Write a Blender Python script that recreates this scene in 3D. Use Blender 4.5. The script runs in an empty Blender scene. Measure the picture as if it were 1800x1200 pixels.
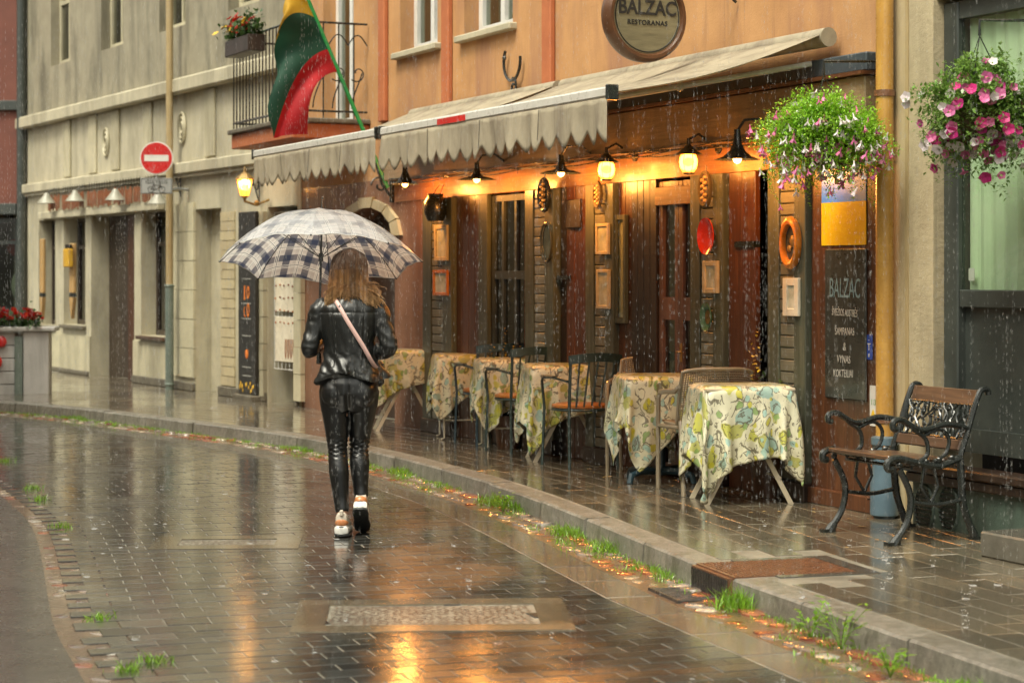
import bpy, bmesh, math, random
import numpy as np
from math import sin, cos, pi, radians, sqrt, atan2, hypot
from mathutils import Vector, Matrix, noise
rnd = random.Random(7)
scene = bpy.context.scene
COL = scene.collection

# ---------------------------------------------------------------- camera, sky, sun, exposure
F = 3500.0            # focal length in photo pixels (1800 wide)
CAMZ = 1.55
cam_d = bpy.data.cameras.new('camera')
cam = bpy.data.objects.new('camera', cam_d); COL.objects.link(cam)
cam.location = (0, 0, CAMZ); cam.rotation_euler = (radians(90), 0, 0)
cam_d.sensor_width = 36; cam_d.lens = 70; cam_d.shift_y = -120/1800
cam_d.clip_start = 0.1; cam_d.clip_end = 2000
cam_d.dof.use_dof = True; cam_d.dof.focus_distance = 12.0; cam_d.dof.aperture_fstop = 3.2
scene.camera = cam

world = bpy.data.worlds.new('World'); scene.world = world; world.use_nodes = True
wn = world.node_tree; wn.nodes.clear()
sky = wn.nodes.new('ShaderNodeTexSky'); sky.sky_type = 'NISHITA'; sky.sun_disc = False
sky.sun_elevation = radians(58); sky.sun_rotation = radians(200)
sky.air_density = 1.0; sky.dust_density = 6.0; sky.ozone_density = 0.6
hs = wn.nodes.new('ShaderNodeHueSaturation'); hs.inputs['Saturation'].default_value = 0.22
bg = wn.nodes.new('ShaderNodeBackground'); bg.inputs['Strength'].default_value = 0.15
wo = wn.nodes.new('ShaderNodeOutputWorld')
tint = wn.nodes.new('ShaderNodeMix'); tint.data_type = 'RGBA'; tint.blend_type = 'MULTIPLY'; tint.inputs[0].default_value = 1.0; tint.inputs[7].default_value = (1.0, 0.985, 0.86, 1)
wn.links.new(sky.outputs[0], hs.inputs['Color']); wn.links.new(hs.outputs[0], tint.inputs[6]); wn.links.new(tint.outputs[2], bg.inputs['Color']); wn.links.new(bg.outputs[0], wo.inputs[0])

sd = bpy.data.lights.new('sun', 'SUN'); sd.energy = 1.5; sd.angle = radians(16); sd.color = (1.0, 0.94, 0.76)
sun = bpy.data.objects.new('sun', sd); COL.objects.link(sun)
# light comes from behind-left of the camera, high up
_d = Vector((-sin(radians(200)), -cos(radians(200)), 0))
sun.rotation_euler = Vector((-0.42*1.0, -0.55, 1.25)).to_track_quat('Z', 'Y').to_euler()
sky.sun_elevation = math.asin(1.25/Vector((-0.42, -0.55, 1.25)).length)
sky.sun_rotation = atan2(-0.42, -0.55) % (2*pi)

vs = scene.view_settings
vs.view_transform = 'Standard'; vs.look = 'None'; vs.gamma = 1.0; vs.use_curve_mapping = False
vs.exposure = 0.85
scene.display_settings.display_device = 'sRGB'
scene.cycles.max_bounces = 8; scene.cycles.diffuse_bounces = 3; scene.cycles.glossy_bounces = 4
scene.cycles.transmission_bounces = 4; scene.cycles.transparent_max_bounces = 16
scene.cycles.sample_clamp_indirect = 6; scene.cycles.use_denoising = True
scene.cycles.caustics_reflective = False; scene.cycles.caustics_refractive = False

# ---------------------------------------------------------------- materials
MATS = {}
def _nt(name):
    m = bpy.data.materials.new(name); m.use_nodes = True
    nt = m.node_tree; nt.nodes.clear()
    out = nt.nodes.new('ShaderNodeOutputMaterial'); b = nt.nodes.new('ShaderNodeBsdfPrincipled')
    nt.links.new(b.outputs[0], out.inputs[0]); MATS[name] = m
    return m, nt, b, out
def L(nt, a, b): nt.links.new(a, b)
def N(nt, t, **kw):
    n = nt.nodes.new(t)
    for k, v in kw.items():
        if k in n.inputs: n.inputs[k].default_value = v
        else: setattr(n, k, v)
    return n
def ramp(nt, fac, stops):
    r = N(nt, 'ShaderNodeValToRGB'); e = r.color_ramp.elements
    while len(e) < len(stops): e.new(0.5)
    for i, (p, c) in enumerate(stops):
        e[i].position = p; e[i].color = (c[0], c[1], c[2], 1) if len(c) == 3 else c
    L(nt, fac, r.inputs[0]); return r.outputs[0]
def mixc(nt, f, a, b, mode='MIX'):
    m = N(nt, 'ShaderNodeMix', data_type='RGBA', blend_type=mode)
    if isinstance(f, (int, float)): m.inputs[0].default_value = f
    else: L(nt, f, m.inputs[0])
    for i, x in ((6, a), (7, b)):
        if isinstance(x, tuple): m.inputs[i].default_value = (x[0], x[1], x[2], 1)
        else: L(nt, x, m.inputs[i])
    return m.outputs[2]
def mth(nt, op, a, b=0.0, c=None):
    m = N(nt, 'ShaderNodeMath', operation=op)
    for i, x in enumerate((a, b) if c is None else (a, b, c)):
        if isinstance(x, (int, float)): m.inputs[i].default_value = x
        else: L(nt, x, m.inputs[i])
    return m.outputs[0]
def coords(nt, kind='Object', sc=(1, 1, 1), off=None):
    t = N(nt, 'ShaderNodeTexCoord'); mp = N(nt, 'ShaderNodeMapping'); mp.inputs['Scale'].default_value = sc
    L(nt, t.outputs[kind], mp.inputs[0]); return mp.outputs[0]
def noi(nt, v, scale, detail=5, rough=0.6, dist=0.0):
    n = N(nt, 'ShaderNodeTexNoise'); n.inputs['Scale'].default_value = scale; n.inputs['Detail'].default_value = detail
    n.inputs['Roughness'].default_value = rough; n.inputs['Distortion'].default_value = dist
    L(nt, v, n.inputs['Vector']); return n.outputs[0]
def bump(nt, b, h, st, dist=0.01, base=None):
    n = N(nt, 'ShaderNodeBump'); n.inputs['Strength'].default_value = st; n.inputs['Distance'].default_value = dist
    L(nt, h, n.inputs['Height'])
    if base is not None: L(nt, base, n.inputs['Normal'])
    if b is not None: L(nt, n.outputs[0], b.inputs['Normal'])
    return n.outputs[0]
def dark(c, f): return tuple(x*f for x in c[:3])

def M(name, col, col2=None, scale=4, rough=0.5, rvar=0.15, bmp=0.3, bs=60, metal=0.0, coat=0.0, sc=(1, 1, 1), kind='Object', rand=0.0, stain=None, stains=3.0, sheen=0.0, crough=0.12):
    """colour noise between two tones, fine bump, optional drifting stains and per-object variation"""
    m, nt, b, out = _nt(name)
    v = coords(nt, kind, sc)
    col2 = col2 or dark(col, 0.6)
    f = noi(nt, v, scale, 8, 0.65)
    c = ramp(nt, f, [(0.3, col2), (0.68, col)])
    if stain:
        v2 = coords(nt, kind, (1, 1, 0.25))
        f2 = noi(nt, v2, stains, 6, 0.7, 0.4)
        fm = ramp(nt, f2, [(0.46, (0, 0, 0)), (0.66, (1, 1, 1))])
        c = mixc(nt, fm, c, stain)
        v3 = coords(nt, kind, (9, 9, .35)); f3 = noi(nt, v3, 1.6, 6, .75, .2); big3 = noi(nt, v, .8, 3)
        c = mixc(nt, ramp(nt, mth(nt, 'MULTIPLY', f3, mth(nt, 'ADD', big3, .5)), [(.60, (0, 0, 0)), (.80, (.7, .7, .7))]), c, dark(stain, .8))
    if rand:
        oi = N(nt, 'ShaderNodeObjectInfo'); ge = N(nt, 'ShaderNodeNewGeometry')
        r = mth(nt, 'FRACT', mth(nt, 'ADD', oi.outputs['Random'], ge.outputs['Random Per Island']))
        h = N(nt, 'ShaderNodeHueSaturation'); L(nt, c, h.inputs['Color'])
        L(nt, mth(nt, 'ADD', mth(nt, 'MULTIPLY', r, 2*rand), 1-rand), h.inputs['Value'])
        L(nt, mth(nt, 'ADD', mth(nt, 'MULTIPLY', r, rand*0.06), 0.5-rand*0.03), h.inputs['Hue'])
        c = h.outputs[0]
    L(nt, c, b.inputs['Base Color'])
    rr = noi(nt, v, scale*2.3, 4)
    L(nt, mth(nt, 'ADD', mth(nt, 'MULTIPLY', rr, 2*rvar), rough-rvar), b.inputs['Roughness'])
    b.inputs['Metallic'].default_value = metal
    b.inputs['Coat Weight'].default_value = coat; b.inputs['Coat Roughness'].default_value = crough
    if sheen: b.inputs['Sheen Weight'].default_value = sheen
    if bmp: bump(nt, b, noi(nt, v, bs, 6, 0.7), bmp, 0.006)
    return m

def wood(name, col, col2, rough=0.4, coat=0.25, axis='z', rand=0.2):
    sc = {'z': (14, 14, 0.9), 'x': (0.9, 14, 14), 'y': (14, 0.9, 14)}[axis]
    m, nt, b, out = _nt(name)
    v = coords(nt, 'Object', sc)
    f = noi(nt, v, 2.2, 9, 0.7, 0.6)
    c = ramp(nt, f, [(0.28, dark(col2, .7)), (0.5, col2), (0.72, col)])
    v2 = coords(nt, 'Object', (1, 1, .5)); f2 = noi(nt, v2, 3.0, 7, .7)
    c = mixc(nt, ramp(nt, f2, [(0.45, (0, 0, 0)), (0.8, (.75, .75, .75))]), c, dark(col2, .45))
    oi = N(nt, 'ShaderNodeObjectInfo'); ge = N(nt, 'ShaderNodeNewGeometry')
    r = mth(nt, 'FRACT', mth(nt, 'ADD', oi.outputs['Random'], ge.outputs['Random Per Island']))
    h = N(nt, 'ShaderNodeHueSaturation'); L(nt, c, h.inputs['Color']); L(nt, mth(nt, 'ADD', mth(nt, 'MULTIPLY', r, 2*rand), 1-rand), h.inputs['Value'])
    L(nt, h.outputs[0], b.inputs['Base Color'])
    L(nt, mth(nt, 'ADD', mth(nt, 'MULTIPLY', f2, .4), rough-.2), b.inputs['Roughness'])
    b.inputs['Coat Weight'].default_value = coat; b.inputs['Coat Roughness'].default_value = .15
    bump(nt, b, f, 0.35, 0.004)
    return m

def plain(name, col, rough=0.5, metal=0.0, coat=0.0, emit=None, es=0.0):
    m, nt, b, out = _nt(name)
    v = coords(nt, 'Object'); f = noi(nt, v, 18, 4)
    L(nt, ramp(nt, f, [(0.3, dark(col, .82)), (0.7, col)]), b.inputs['Base Color'])
    b.inputs['Roughness'].default_value = rough; b.inputs['Metallic'].default_value = metal
    b.inputs['Coat Weight'].default_value = coat
    if emit: b.inputs['Emission Color'].default_value = (*emit, 1); b.inputs['Emission Strength'].default_value = es
    return m

def glassmat(name, tint=(0.5, 0.55, 0.5), refl=0.06, rough=0.02):
    m, nt, b, out = _nt(name); nt.nodes.remove(b)
    tr = N(nt, 'ShaderNodeBsdfTransparent'); tr.inputs[0].default_value = (*tint, 1)
    gl = N(nt, 'ShaderNodeBsdfGlossy'); gl.inputs['Roughness'].default_value = rough; gl.inputs['Color'].default_value = (.95, .95, .95, 1)
    fr = N(nt, 'ShaderNodeFresnel'); fr.inputs[0].default_value = 1.5
    v = coords(nt, 'Object'); f = noi(nt, v, 1.2, 2)
    bn = N(nt, 'ShaderNodeBump'); bn.inputs['Strength'].default_value = .15; bn.inputs['Distance'].default_value = .02
    L(nt, f, bn.inputs['Height']); L(nt, bn.outputs[0], gl.inputs['Normal'])
    mx = N(nt, 'ShaderNodeMixShader')
    ge_ = N(nt, 'ShaderNodeNewGeometry'); L(nt, mth(nt, 'MULTIPLY', mth(nt, 'ADD', fr.outputs[0], refl), mth(nt, 'SUBTRACT', 1.0, ge_.outputs['Backfacing'])), mx.inputs[0])
    L(nt, tr.outputs[0], mx.inputs[1]); L(nt, gl.outputs[0], mx.inputs[2]); L(nt, mx.outputs[0], out.inputs[0])
    return m

# ---------------------------------------------------------------- mesh builder
class MB:
    def __init__(s): s.v = []; s.f = []; s.uv = None
    def add(s, vs, fs, mx=None):
        o = len(s.v)
        s.v.extend([tuple(mx @ Vector(p)) for p in vs] if mx is not None else [tuple(p) for p in vs])
        s.f.extend([tuple(i+o for i in f) for f in fs]); return s
    def box(s, x0, x1, y0, y1, z0, z1, mx=None, ch=0.0):
        if ch <= 0:
            vs = [(x, y, z) for z in (z0, z1) for y in (y0, y1) for x in (x0, x1)]
            fs = [(0, 2, 3, 1), (4, 5, 7, 6), (0, 1, 5, 4), (2, 6, 7, 3), (0, 4, 6, 2), (1, 3, 7, 5)]
            return s.add(vs, fs, mx)
        c = min(ch, (x1-x0)*.4, (y1-y0)*.4, (z1-z0)*.4)     # bevelled box
        bm = bmesh.new(); bmesh.ops.create_cube(bm, size=1)
        for v in bm.verts: v.co = Vector(((x0+x1)/2+v.co.x*(x1-x0), (y0+y1)/2+v.co.y*(y1-y0), (z0+z1)/2+v.co.z*(z1-z0)))
        bmesh.ops.bevel(bm, geom=bm.edges[:], offset=c, segments=1, affect='EDGES')
        s.add([v.co[:] for v in bm.verts], [[v.index for v in f.verts] for f in bm.faces], mx); bm.free(); return s
    def slab(s, x0, x1, y0, y1, z0, z1, ch, mx=None):        # box with only its top edges chamfered, no bottom: 18 triangles
        vs = [(x0, y0, z0), (x1, y0, z0), (x1, y1, z0), (x0, y1, z0), (x0, y0, z1-ch), (x1, y0, z1-ch), (x1, y1, z1-ch), (x0, y1, z1-ch),
              (x0+ch, y0+ch, z1), (x1-ch, y0+ch, z1), (x1-ch, y1-ch, z1), (x0+ch, y1-ch, z1)]
        fs = [(0, 1, 5, 4), (1, 2, 6, 5), (2, 3, 7, 6), (3, 0, 4, 7), (4, 5, 9, 8), (5, 6, 10, 9), (6, 7, 11, 10), (7, 4, 8, 11), (8, 9, 10, 11)]
        return s.add(vs, fs, mx)
    def tube(s, pts, r, n=8, cap=True, mx=None, flat=None):
        pts = [Vector(p) for p in pts]; m = len(pts)
        rs = r if isinstance(r, (list, tuple)) else [r]*m
        t0 = (pts[1]-pts[0]).normalized(); up = Vector((0, 0, 1)) if abs(t0.z) < .9 else Vector((1, 0, 0))
        nx = t0.cross(up).normalized(); vs = []; fs = []
        for i, p in enumerate(pts):
            a = pts[max(i-1, 0)]; b = pts[min(i+1, m-1)]; t = (b-a)
            t = t.normalized() if t.length > 1e-9 else t0
            nx = (nx - t*nx.dot(t)); nx = nx.normalized() if nx.length > 1e-6 else t.orthogonal().normalized()
            ny = t.cross(nx)
            fx = flat if flat else 1.0
            for k in range(n):
                a_ = 2*pi*k/n; vs.append(p + (nx*cos(a_) + ny*sin(a_)*fx)*rs[i])
        for i in range(m-1):
            for k in range(n):
                fs.append((i*n+k, i*n+(k+1) % n, (i+1)*n+(k+1) % n, (i+1)*n+k))
        if cap: fs.append(tuple(range(n-1, -1, -1))); fs.append(tuple((m-1)*n+k for k in range(n)))
        return s.add(vs, fs, mx)
    def lathe(s, prof, n=24, mx=None, cap=False):            # profile of (r, z) about z
        vs = []; fs = []; m = len(prof)
        for r, z in prof:
            for k in range(n): vs.append((r*cos(2*pi*k/n), r*sin(2*pi*k/n), z))
        for i in range(m-1):
            for k in range(n): fs.append((i*n+k, i*n+(k+1) % n, (i+1)*n+(k+1) % n, (i+1)*n+k))
        if cap: fs.append(tuple(range(n-1, -1, -1))); fs.append(tuple((m-1)*n+k for k in range(n)))
        return s.add(vs, fs, mx)
    def loft(s, rings, n=20, e=2.0, cap=True, mx=None):      # rings of (cx,cy,cz,rx,ry) stacked, superellipse
        vs = []; fs = []; m = len(rings)
        for (cx, cy, cz, rx, ry) in rings:
            for k in range(n):
                a = 2*pi*k/n; c_, s_ = cos(a), sin(a)
                vs.append((cx + rx*math.copysign(abs(c_)**(2/e), c_), cy + ry*math.copysign(abs(s_)**(2/e), s_), cz))
        for i in range(m-1):
            for k in range(n): fs.append((i*n+k, i*n+(k+1) % n, (i+1)*n+(k+1) % n, (i+1)*n+k))
        if cap: fs.append(tuple(range(n-1, -1, -1))); fs.append(tuple((m-1)*n+k for k in range(n)))
        return s.add(vs, fs, mx)
    def prism(s, poly, y0, y1, mx=None):                     # poly of (x,z) extruded along y
        n = len(poly); vs = [(x, y0, z) for x, z in poly]+[(x, y1, z) for x, z in poly]
        fs = [tuple(range(n)), tuple(range(2*n-1, n-1, -1))]+[(i, n+i, n+(i+1) % n, (i+1) % n) for i in range(n)]
        return s.add(vs, fs, mx)
    def ball(s, c, r, n=10, m=6, mx=None, sq=(1, 1, 1)):
        vs = [(c[0], c[1], c[2]-r*sq[2])]; fs = []
        for i in range(1, m):
            t = pi*i/m
            for k in range(n): vs.append((c[0]+r*sq[0]*sin(t)*cos(2*pi*k/n), c[1]+r*sq[1]*sin(t)*sin(2*pi*k/n), c[2]-r*sq[2]*cos(t)))
        vs.append((c[0], c[1], c[2]+r*sq[2])); e = len(vs)-1
        for k in range(n): fs.append((0, 1+(k+1) % n, 1+k)); fs.append((e, e-n+k, e-n+(k+1) % n))
        for i in range(m-2):
            for k in range(n): a = 1+i*n; fs.append((a+k, a+(k+1) % n, a+n+(k+1) % n, a+n+k))
        return s.add(vs, fs, mx)
    def torus(s, R, r, n=28, m=8, mx=None, sx=1.0, sz=1.0, a0=0, a1=2*pi, fl=1.0):  # ring in the x-z plane
        full = abs(a1-a0-2*pi) < 1e-6; pts = []
        vs = []; fs = []; nn = n if full else n+1
        for i in range(nn):
            a = a0+(a1-a0)*i/n
            for k in range(m):
                b = 2*pi*k/m; rr = R+r*cos(b); vs.append((rr*cos(a)*sx, r*fl*sin(b), rr*sin(a)*sz))
        for i in range(n):
            j = (i+1) % nn
            for k in range(m): fs.append((i*m+k, i*m+(k+1) % m, j*m+(k+1) % m, j*m+k))
        return s.add(vs, fs, mx)
    def disc(s, R, y0, y1, n=32, mx=None, sx=1.0, sz=1.0):
        return s.prism([(R*sx*cos(2*pi*k/n), R*sz*sin(2*pi*k/n)) for k in range(n)], y0, y1, mx)
    def mesh(s, name, mat=None, smooth=True, ang=38):
        me = bpy.data.meshes.new(name); me.from_pydata(s.v, [], s.f)
        bm = bmesh.new(); bm.from_mesh(me); bmesh.ops.recalc_face_normals(bm, faces=bm.faces); bm.to_mesh(me); bm.free()
        if smooth:
            me.polygons.foreach_set('use_smooth', [True]*len(me.polygons)); me.set_sharp_from_angle(angle=radians(ang))
        if mat: me.materials.append(MATS[mat] if isinstance(mat, str) else mat)
        me.update(); return me
    def build(s, name, mat, parent=None, smooth=True, ang=38, loc=None):
        o = bpy.data.objects.new(name, s.mesh(name, mat, smooth, ang)); COL.objects.link(o)
        if parent: o.parent = parent
        if loc: o.location = loc
        return o
def link(me, name, parent=None, loc=(0, 0, 0), rot=(0, 0, 0), scale=None):
    o = bpy.data.objects.new(name, me); COL.objects.link(o)
    if parent: o.parent = parent
    o.location = loc; o.rotation_euler = rot
    if scale: o.scale = scale
    return o
def tag(o, label, cat, group=None):
    o['label'] = label; o['category'] = cat
    if group: o['group'] = group
    return o
def thing(name, label, cat, loc=(0, 0, 0), rotz=0.0, group=None):
    o = bpy.data.objects.new(name, None); COL.objects.link(o); o.location = loc; o.rotation_euler = (0, 0, rotz)
    o.empty_display_size = .1
    return tag(o, label, cat, group)
def copy_thing(o, label, loc, rotz=None, group=None):
    def rec(a, par):
        c = a.copy(); COL.objects.link(c); c.parent = par
        for ch in a.children: rec(ch, c)
        return c
    c = rec(o, None); c.location = loc
    if rotz is not None: c.rotation_euler = (0, 0, rotz)
    c['label'] = label
    if group: c['group'] = group
    return c
def struct(o): o['kind'] = 'structure'; return o
def stuff(o): o['kind'] = 'stuff'; return o
def T(x=0, y=0, z=0): return Matrix.Translation((x, y, z))
def R(a, ax='Z'): return Matrix.Rotation(a, 4, ax)
def S3(x, y, z): return Matrix.Diagonal((x, y, z, 1))
def text_mesh(txt, size, ext=0.001, align='CENTER', sx=1.0, shear=0.0, off=0.0, spacing=1.0):
    c = bpy.data.curves.new('lettering', 'FONT'); c.body = txt; c.size = size; c.extrude = ext; c.align_x = align; c.align_y = 'CENTER'
    c.shear = shear; c.offset = off; c.space_character = spacing; c.resolution_u = 3
    o = bpy.data.objects.new('lettering', c); COL.objects.link(o)
    bpy.context.view_layer.update()
    me = bpy.data.meshes.new_from_object(o.evaluated_get(bpy.context.evaluated_depsgraph_get()))
    bpy.data.objects.remove(o); bpy.data.curves.remove(c)
    if sx != 1.0:
        for v in me.vertices: v.co.x *= sx
    return me
def lettering(txt, size, mat, parent, loc, rot=(radians(90), 0, pi), name='lettering', **kw):
    me = text_mesh(txt, size, **kw); me.materials.clear(); me.materials.append(MATS[mat])
    return link(me, name, parent, loc, rot)

# ---------------------------------------------------------------- frames of the two facades
class Frame:
    def __init__(s, p0, u):
        l = hypot(*u); s.p = p0; s.u = (u[0]/l, u[1]/l); s.rot = atan2(s.u[1], s.u[0]); s.n = (-s.u[1], s.u[0])
    def P(s, a, t=0, z=0): return Vector((s.p[0]+s.u[0]*a+s.n[0]*t, s.p[1]+s.u[1]*a+s.n[1]*t, z))
    def S(s, px, t=0):
        k = (px-900)/F; bx = s.p[0]+s.n[0]*t; by = s.p[1]+s.n[1]*t
        return (bx-k*by)/(k*s.u[1]-s.u[0])
    def Z(s, px, py, t=0):
        return CAMZ-(py-480)/F*s.P(s.S(px, t), t).y
FA = Frame((2.02, 12.2), (-0.424, 0.906))       # restaurant row
FB = Frame((-2.25, 21.3), (-0.489, 0.872))      # pale house on the bend
KZ = 0.12                                       # pavement height
def G(px, py, z=0.0):                           # ground point seen at a photo pixel
    y = (CAMZ-z)*F/(py-480); return Vector(((px-900)/F*y, y, z))
# ---------------------------------------------------------------- palette
M('street_base', (.27, .255, .205), (.09, .083, .066), 5, rough=.5, rvar=.1, bmp=.3, bs=60, coat=.3, crough=.2)
M('gutter_earth', (.16, .10, .06), (.07, .05, .035), 8, rough=.3, bmp=.6, bs=60, coat=.6, crough=.08)
M('ground_earth', (.09, .08, .065), (.05, .045, .04), 1.5, rough=.45, bmp=.4, bs=30)
M('slab_border', (.12, .11, .09), (.06, .055, .045), 6, rough=.22, bmp=.35, bs=90, coat=.6, crough=.08, rand=.2)
M('kerb_stone', (.27, .25, .21), (.10, .095, .08), 24, rough=.42, bmp=1.0, bs=110, coat=.35, crough=.15, rand=.18, stain=(.10, .095, .07), stains=5)
M('asphalt', (.085, .078, .066), (.04, .036, .031), 3, rough=.28, rvar=.15, bmp=1.0, bs=70, coat=.4, crough=.12)
M('cobble_stone', (.30, .24, .18), (.15, .11, .08), 9, rough=.22, bmp=.5, bs=70, coat=.8, crough=.06, rand=.45)
M('cobble_red', (.30, .085, .04), (.16, .06, .035), 10, rough=.22, bmp=.5, bs=70, coat=.8, crough=.06, rand=.35)
M('cobble_white', (.40, .38, .34), (.22, .20, .17), 12, rough=.25, bmp=.5, bs=70, coat=.8, crough=.06, rand=.25)
def wet_paving(name, c1, c2, rand, wscale, puddle=(.42, .62), tile_rough=.30):
    m, nt, b, out = _nt(name)
    t = N(nt, 'ShaderNodeNewGeometry'); pos = t.outputs['Position']
    mp = N(nt, 'ShaderNodeMapping'); L(nt, pos, mp.inputs[0])
    f = noi(nt, mp.outputs[0], 26, 8, .7); c = ramp(nt, f, [(.3, c2), (.7, c1)])
    big = noi(nt, mp.outputs[0], wscale, 4, .6, .4)
    wet = ramp(nt, big, [(puddle[0], (0, 0, 0)), (puddle[1], (1, 1, 1))])
    mud = noi(nt, mp.outputs[0], 1.1, 6, .7)
    c = mixc(nt, ramp(nt, mud, [(.5, (0, 0, 0)), (.75, (.7, .7, .7))]), c, (c1[0]*1.3, c1[1]*1.05, c1[2]*.8))
    oi = N(nt, 'ShaderNodeObjectInfo')
    r = mth(nt, 'FRACT', mth(nt, 'ADD', oi.outputs['Random'], t.outputs['Random Per Island']))
    h = N(nt, 'ShaderNodeHueSaturation'); L(nt, c, h.inputs['Color']); L(nt, mth(nt, 'ADD', mth(nt, 'MULTIPLY', r, 2*rand), 1-rand), h.inputs['Value'])
    L(nt, h.outputs[0], b.inputs['Base Color'])
    L(nt, mth(nt, 'MULTIPLY_ADD', wet, -(tile_rough-.1), tile_rough), b.inputs['Roughness'])
    b.inputs['Coat Weight'].default_value = .78
    L(nt, mth(nt, 'MULTIPLY_ADD', wet, -.10, .15), b.inputs['Coat Roughness'])
    rip = noi(nt, mp.outputs[0], 38, 3, .6)
    n1 = bump(nt, b, f, .22, .004)
    n2 = bump(nt, None, rip, .10, .006)
    L(nt, n2, b.inputs['Coat Normal'])
    return m
wet_paving('paver_wet', (.058, .058, .050), (.020, .020, .018), .5, .8, (.40, .56))
wet_paving('slab_wet', (.165, .14, .098), (.075, .063, .044), .25, .7, (.38, .56), tile_rough=.26)

M('plaster_peach', (.54, .295, .125), (.40, .205, .08), 2.2, rough=.75, bmp=.5, bs=55, stain=(.33, .165, .09), stains=1.6)
M('plaster_orange', (.46, .15, .055), (.34, .10, .04), 3, rough=.7, bmp=.4, bs=60)
M('plaster_brown', (.26, .125, .07), (.17, .08, .045), 2.5, rough=.55, bmp=.4, bs=55, stain=(.13, .06, .035), stains=2.2, coat=.15)
M('stone_beige', (.58, .53, .37), (.44, .40, .27), 3, rough=.6, bmp=.4, bs=60, stain=(.30, .27, .185), stains=1.8, rand=.06, coat=.1)
M('stone_pale', (.52, .475, .345), (.40, .36, .255), 3, rough=.6, bmp=.35, bs=60, stain=(.31, .28, .20), stains=2.0)
M('stone_dirty', (.16, .14, .10), (.07, .06, .045), 7, rough=.55, bmp=.7, bs=50)
M('plaster_rough', (.50, .42, .27), (.36, .29, .18), 3, rough=.7, bmp=1.0, bs=22, stain=(.30, .25, .16), stains=2)
M('plaster_smooth', (.52, .43, .26), (.40, .32, .19), 3, rough=.6, bmp=.3, bs=50, stain=(.33, .26, .15), stains=2)
M('stone_upper', (.33, .30, .215), (.235, .21, .15), 3, rough=.6, bmp=.4, bs=60, stain=(.13, .12, .085), stains=2.0)
M('plaster_red', (.17, .055, .035), (.11, .035, .024), 2, rough=.7, bmp=.3)
M('roof_metal', (.12, .11, .10), None, 3, rough=.5)
wood('wood_brown', (.16, .062, .026), (.085, .032, .014))
wood('wood_red', (.185, .062, .022), (.10, .032, .013))
wood('wood_dark', (.055, .033, .02), (.026, .015, .01))
wood('wood_mauve', (.24, .125, .095), (.15, .075, .055))
wood('wood_green', (.14, .15, .105), (.075, .082, .058), rough=.45)
wood('siding_grey', (.27, .26, .195), (.18, .175, .13), rough=.45, axis='x')
wood('wood_amber', (.42, .20, .06), (.25, .10, .028), axis='x')
wood('bench_wood', (.16, .088, .048), (.085, .046, .026), axis='x', coat=.5)
wood('fascia_tan', (.36, .26, .15), (.26, .18, .10), axis='x', rand=.05)
M('sign_slate', (.06, .075, .085), (.035, .045, .052), 4, rough=.4)
M('canvas_beige', (.50, .44, .32), (.37, .32, .23), 5, rough=.75, bmp=.4, bs=180, stain=(.27, .225, .165), stains=3.2)
M('metal_white', (.62, .60, .55), (.5, .48, .43), 8, rough=.3, bmp=.05, coat=.4)
M('iron_black', (.018, .022, .02), (.010, .012, .011), 20, rough=.28, bmp=.3, bs=120, coat=.5)
M('iron_green', (.03, .055, .05), (.018, .035, .032), 20, rough=.35, bmp=.2, bs=120, coat=.4)
M('iron_blue', (.03, .065, .085), (.02, .045, .06), 20, rough=.35, bmp=.2, bs=120, coat=.4)
M('pipe_yellow', (.55, .31, .07), (.42, .22, .045), 5, rough=.28, rvar=.08, bmp=.12, bs=30, coat=.5, stain=(.36, .18, .045))
M('pipe_blue', (.11, .17, .21), (.07, .115, .15), 6, rough=.35, bmp=.25, bs=60, coat=.4, stain=(.05, .07, .08))
M('pipe_tan', (.42, .32, .17), (.32, .24, .12), 5, rough=.35, bmp=.15, coat=.4)
M('pipe_green', (.16, .20, .17), (.10, .13, .115), 5, rough=.35, bmp=.15, coat=.4)
M('rust', (.24, .105, .05), (.11, .05, .028), 16, rough=.38, metal=.3, bmp=.7, bs=90, coat=.5)
M('rust_dark', (.10, .055, .035), (.045, .03, .022), 16, rough=.35, metal=.3, bmp=.8, bs=70, coat=.5)
M('steel_dark', (.09, .085, .08), (.045, .042, .04), 14, rough=.25, metal=.5, bmp=.5, bs=90, coat=.5)
M('green_wall', (.085, .125, .10), (.05, .075, .06), 4, rough=.45, bmp=.4, bs=40, stain=(.04, .05, .04), coat=.2)
M('frame_dark', (.05, .058, .052), (.03, .036, .033), 6, rough=.35, bmp=.15, coat=.3)
M('cream_metal', (.60, .52, .37), (.50, .43, .30), 9, rough=.35, bmp=.1, coat=.4)
M('plastic_taupe', (.33, .27, .18), (.26, .21, .14), 5, rough=.35, rvar=.05, bmp=.1, bs=200, coat=.3)
M('plastic_green', (.13, .15, .14), (.08, .10, .09), 5, rough=.35)
M('seat_orange', (.55, .20, .035), (.36, .11, .02), 30, rough=.4, bmp=.6, bs=80, coat=.4)
M('paint_red', (.60, .02, .018), (.45, .015, .015), 5, rough=.3, bmp=.05, coat=.5)
M('paint_white', (.75, .74, .70), (.62, .61, .57), 4, rough=.35, bmp=.1, coat=.3)
M('planter_white', (.50, .49, .47), (.40, .39, .37), 3, rough=.4, bmp=.15, coat=.3, stain=(.3, .29, .27))
M('paint_green', (.02, .30, .07), (.015, .2, .05), 5, rough=.35, coat=.4)
M('flag_red', (.48, .006, .012), (.30, .004, .009), 3, rough=.7, bmp=.3, bs=300)
M('flag_green', (.006, .065, .035), (.004, .04, .022), 3, rough=.7, bmp=.3, bs=300)
M('flag_yellow', (.50, .29, .012), (.36, .2, .01), 3, rough=.7, bmp=.3, bs=300)
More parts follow.
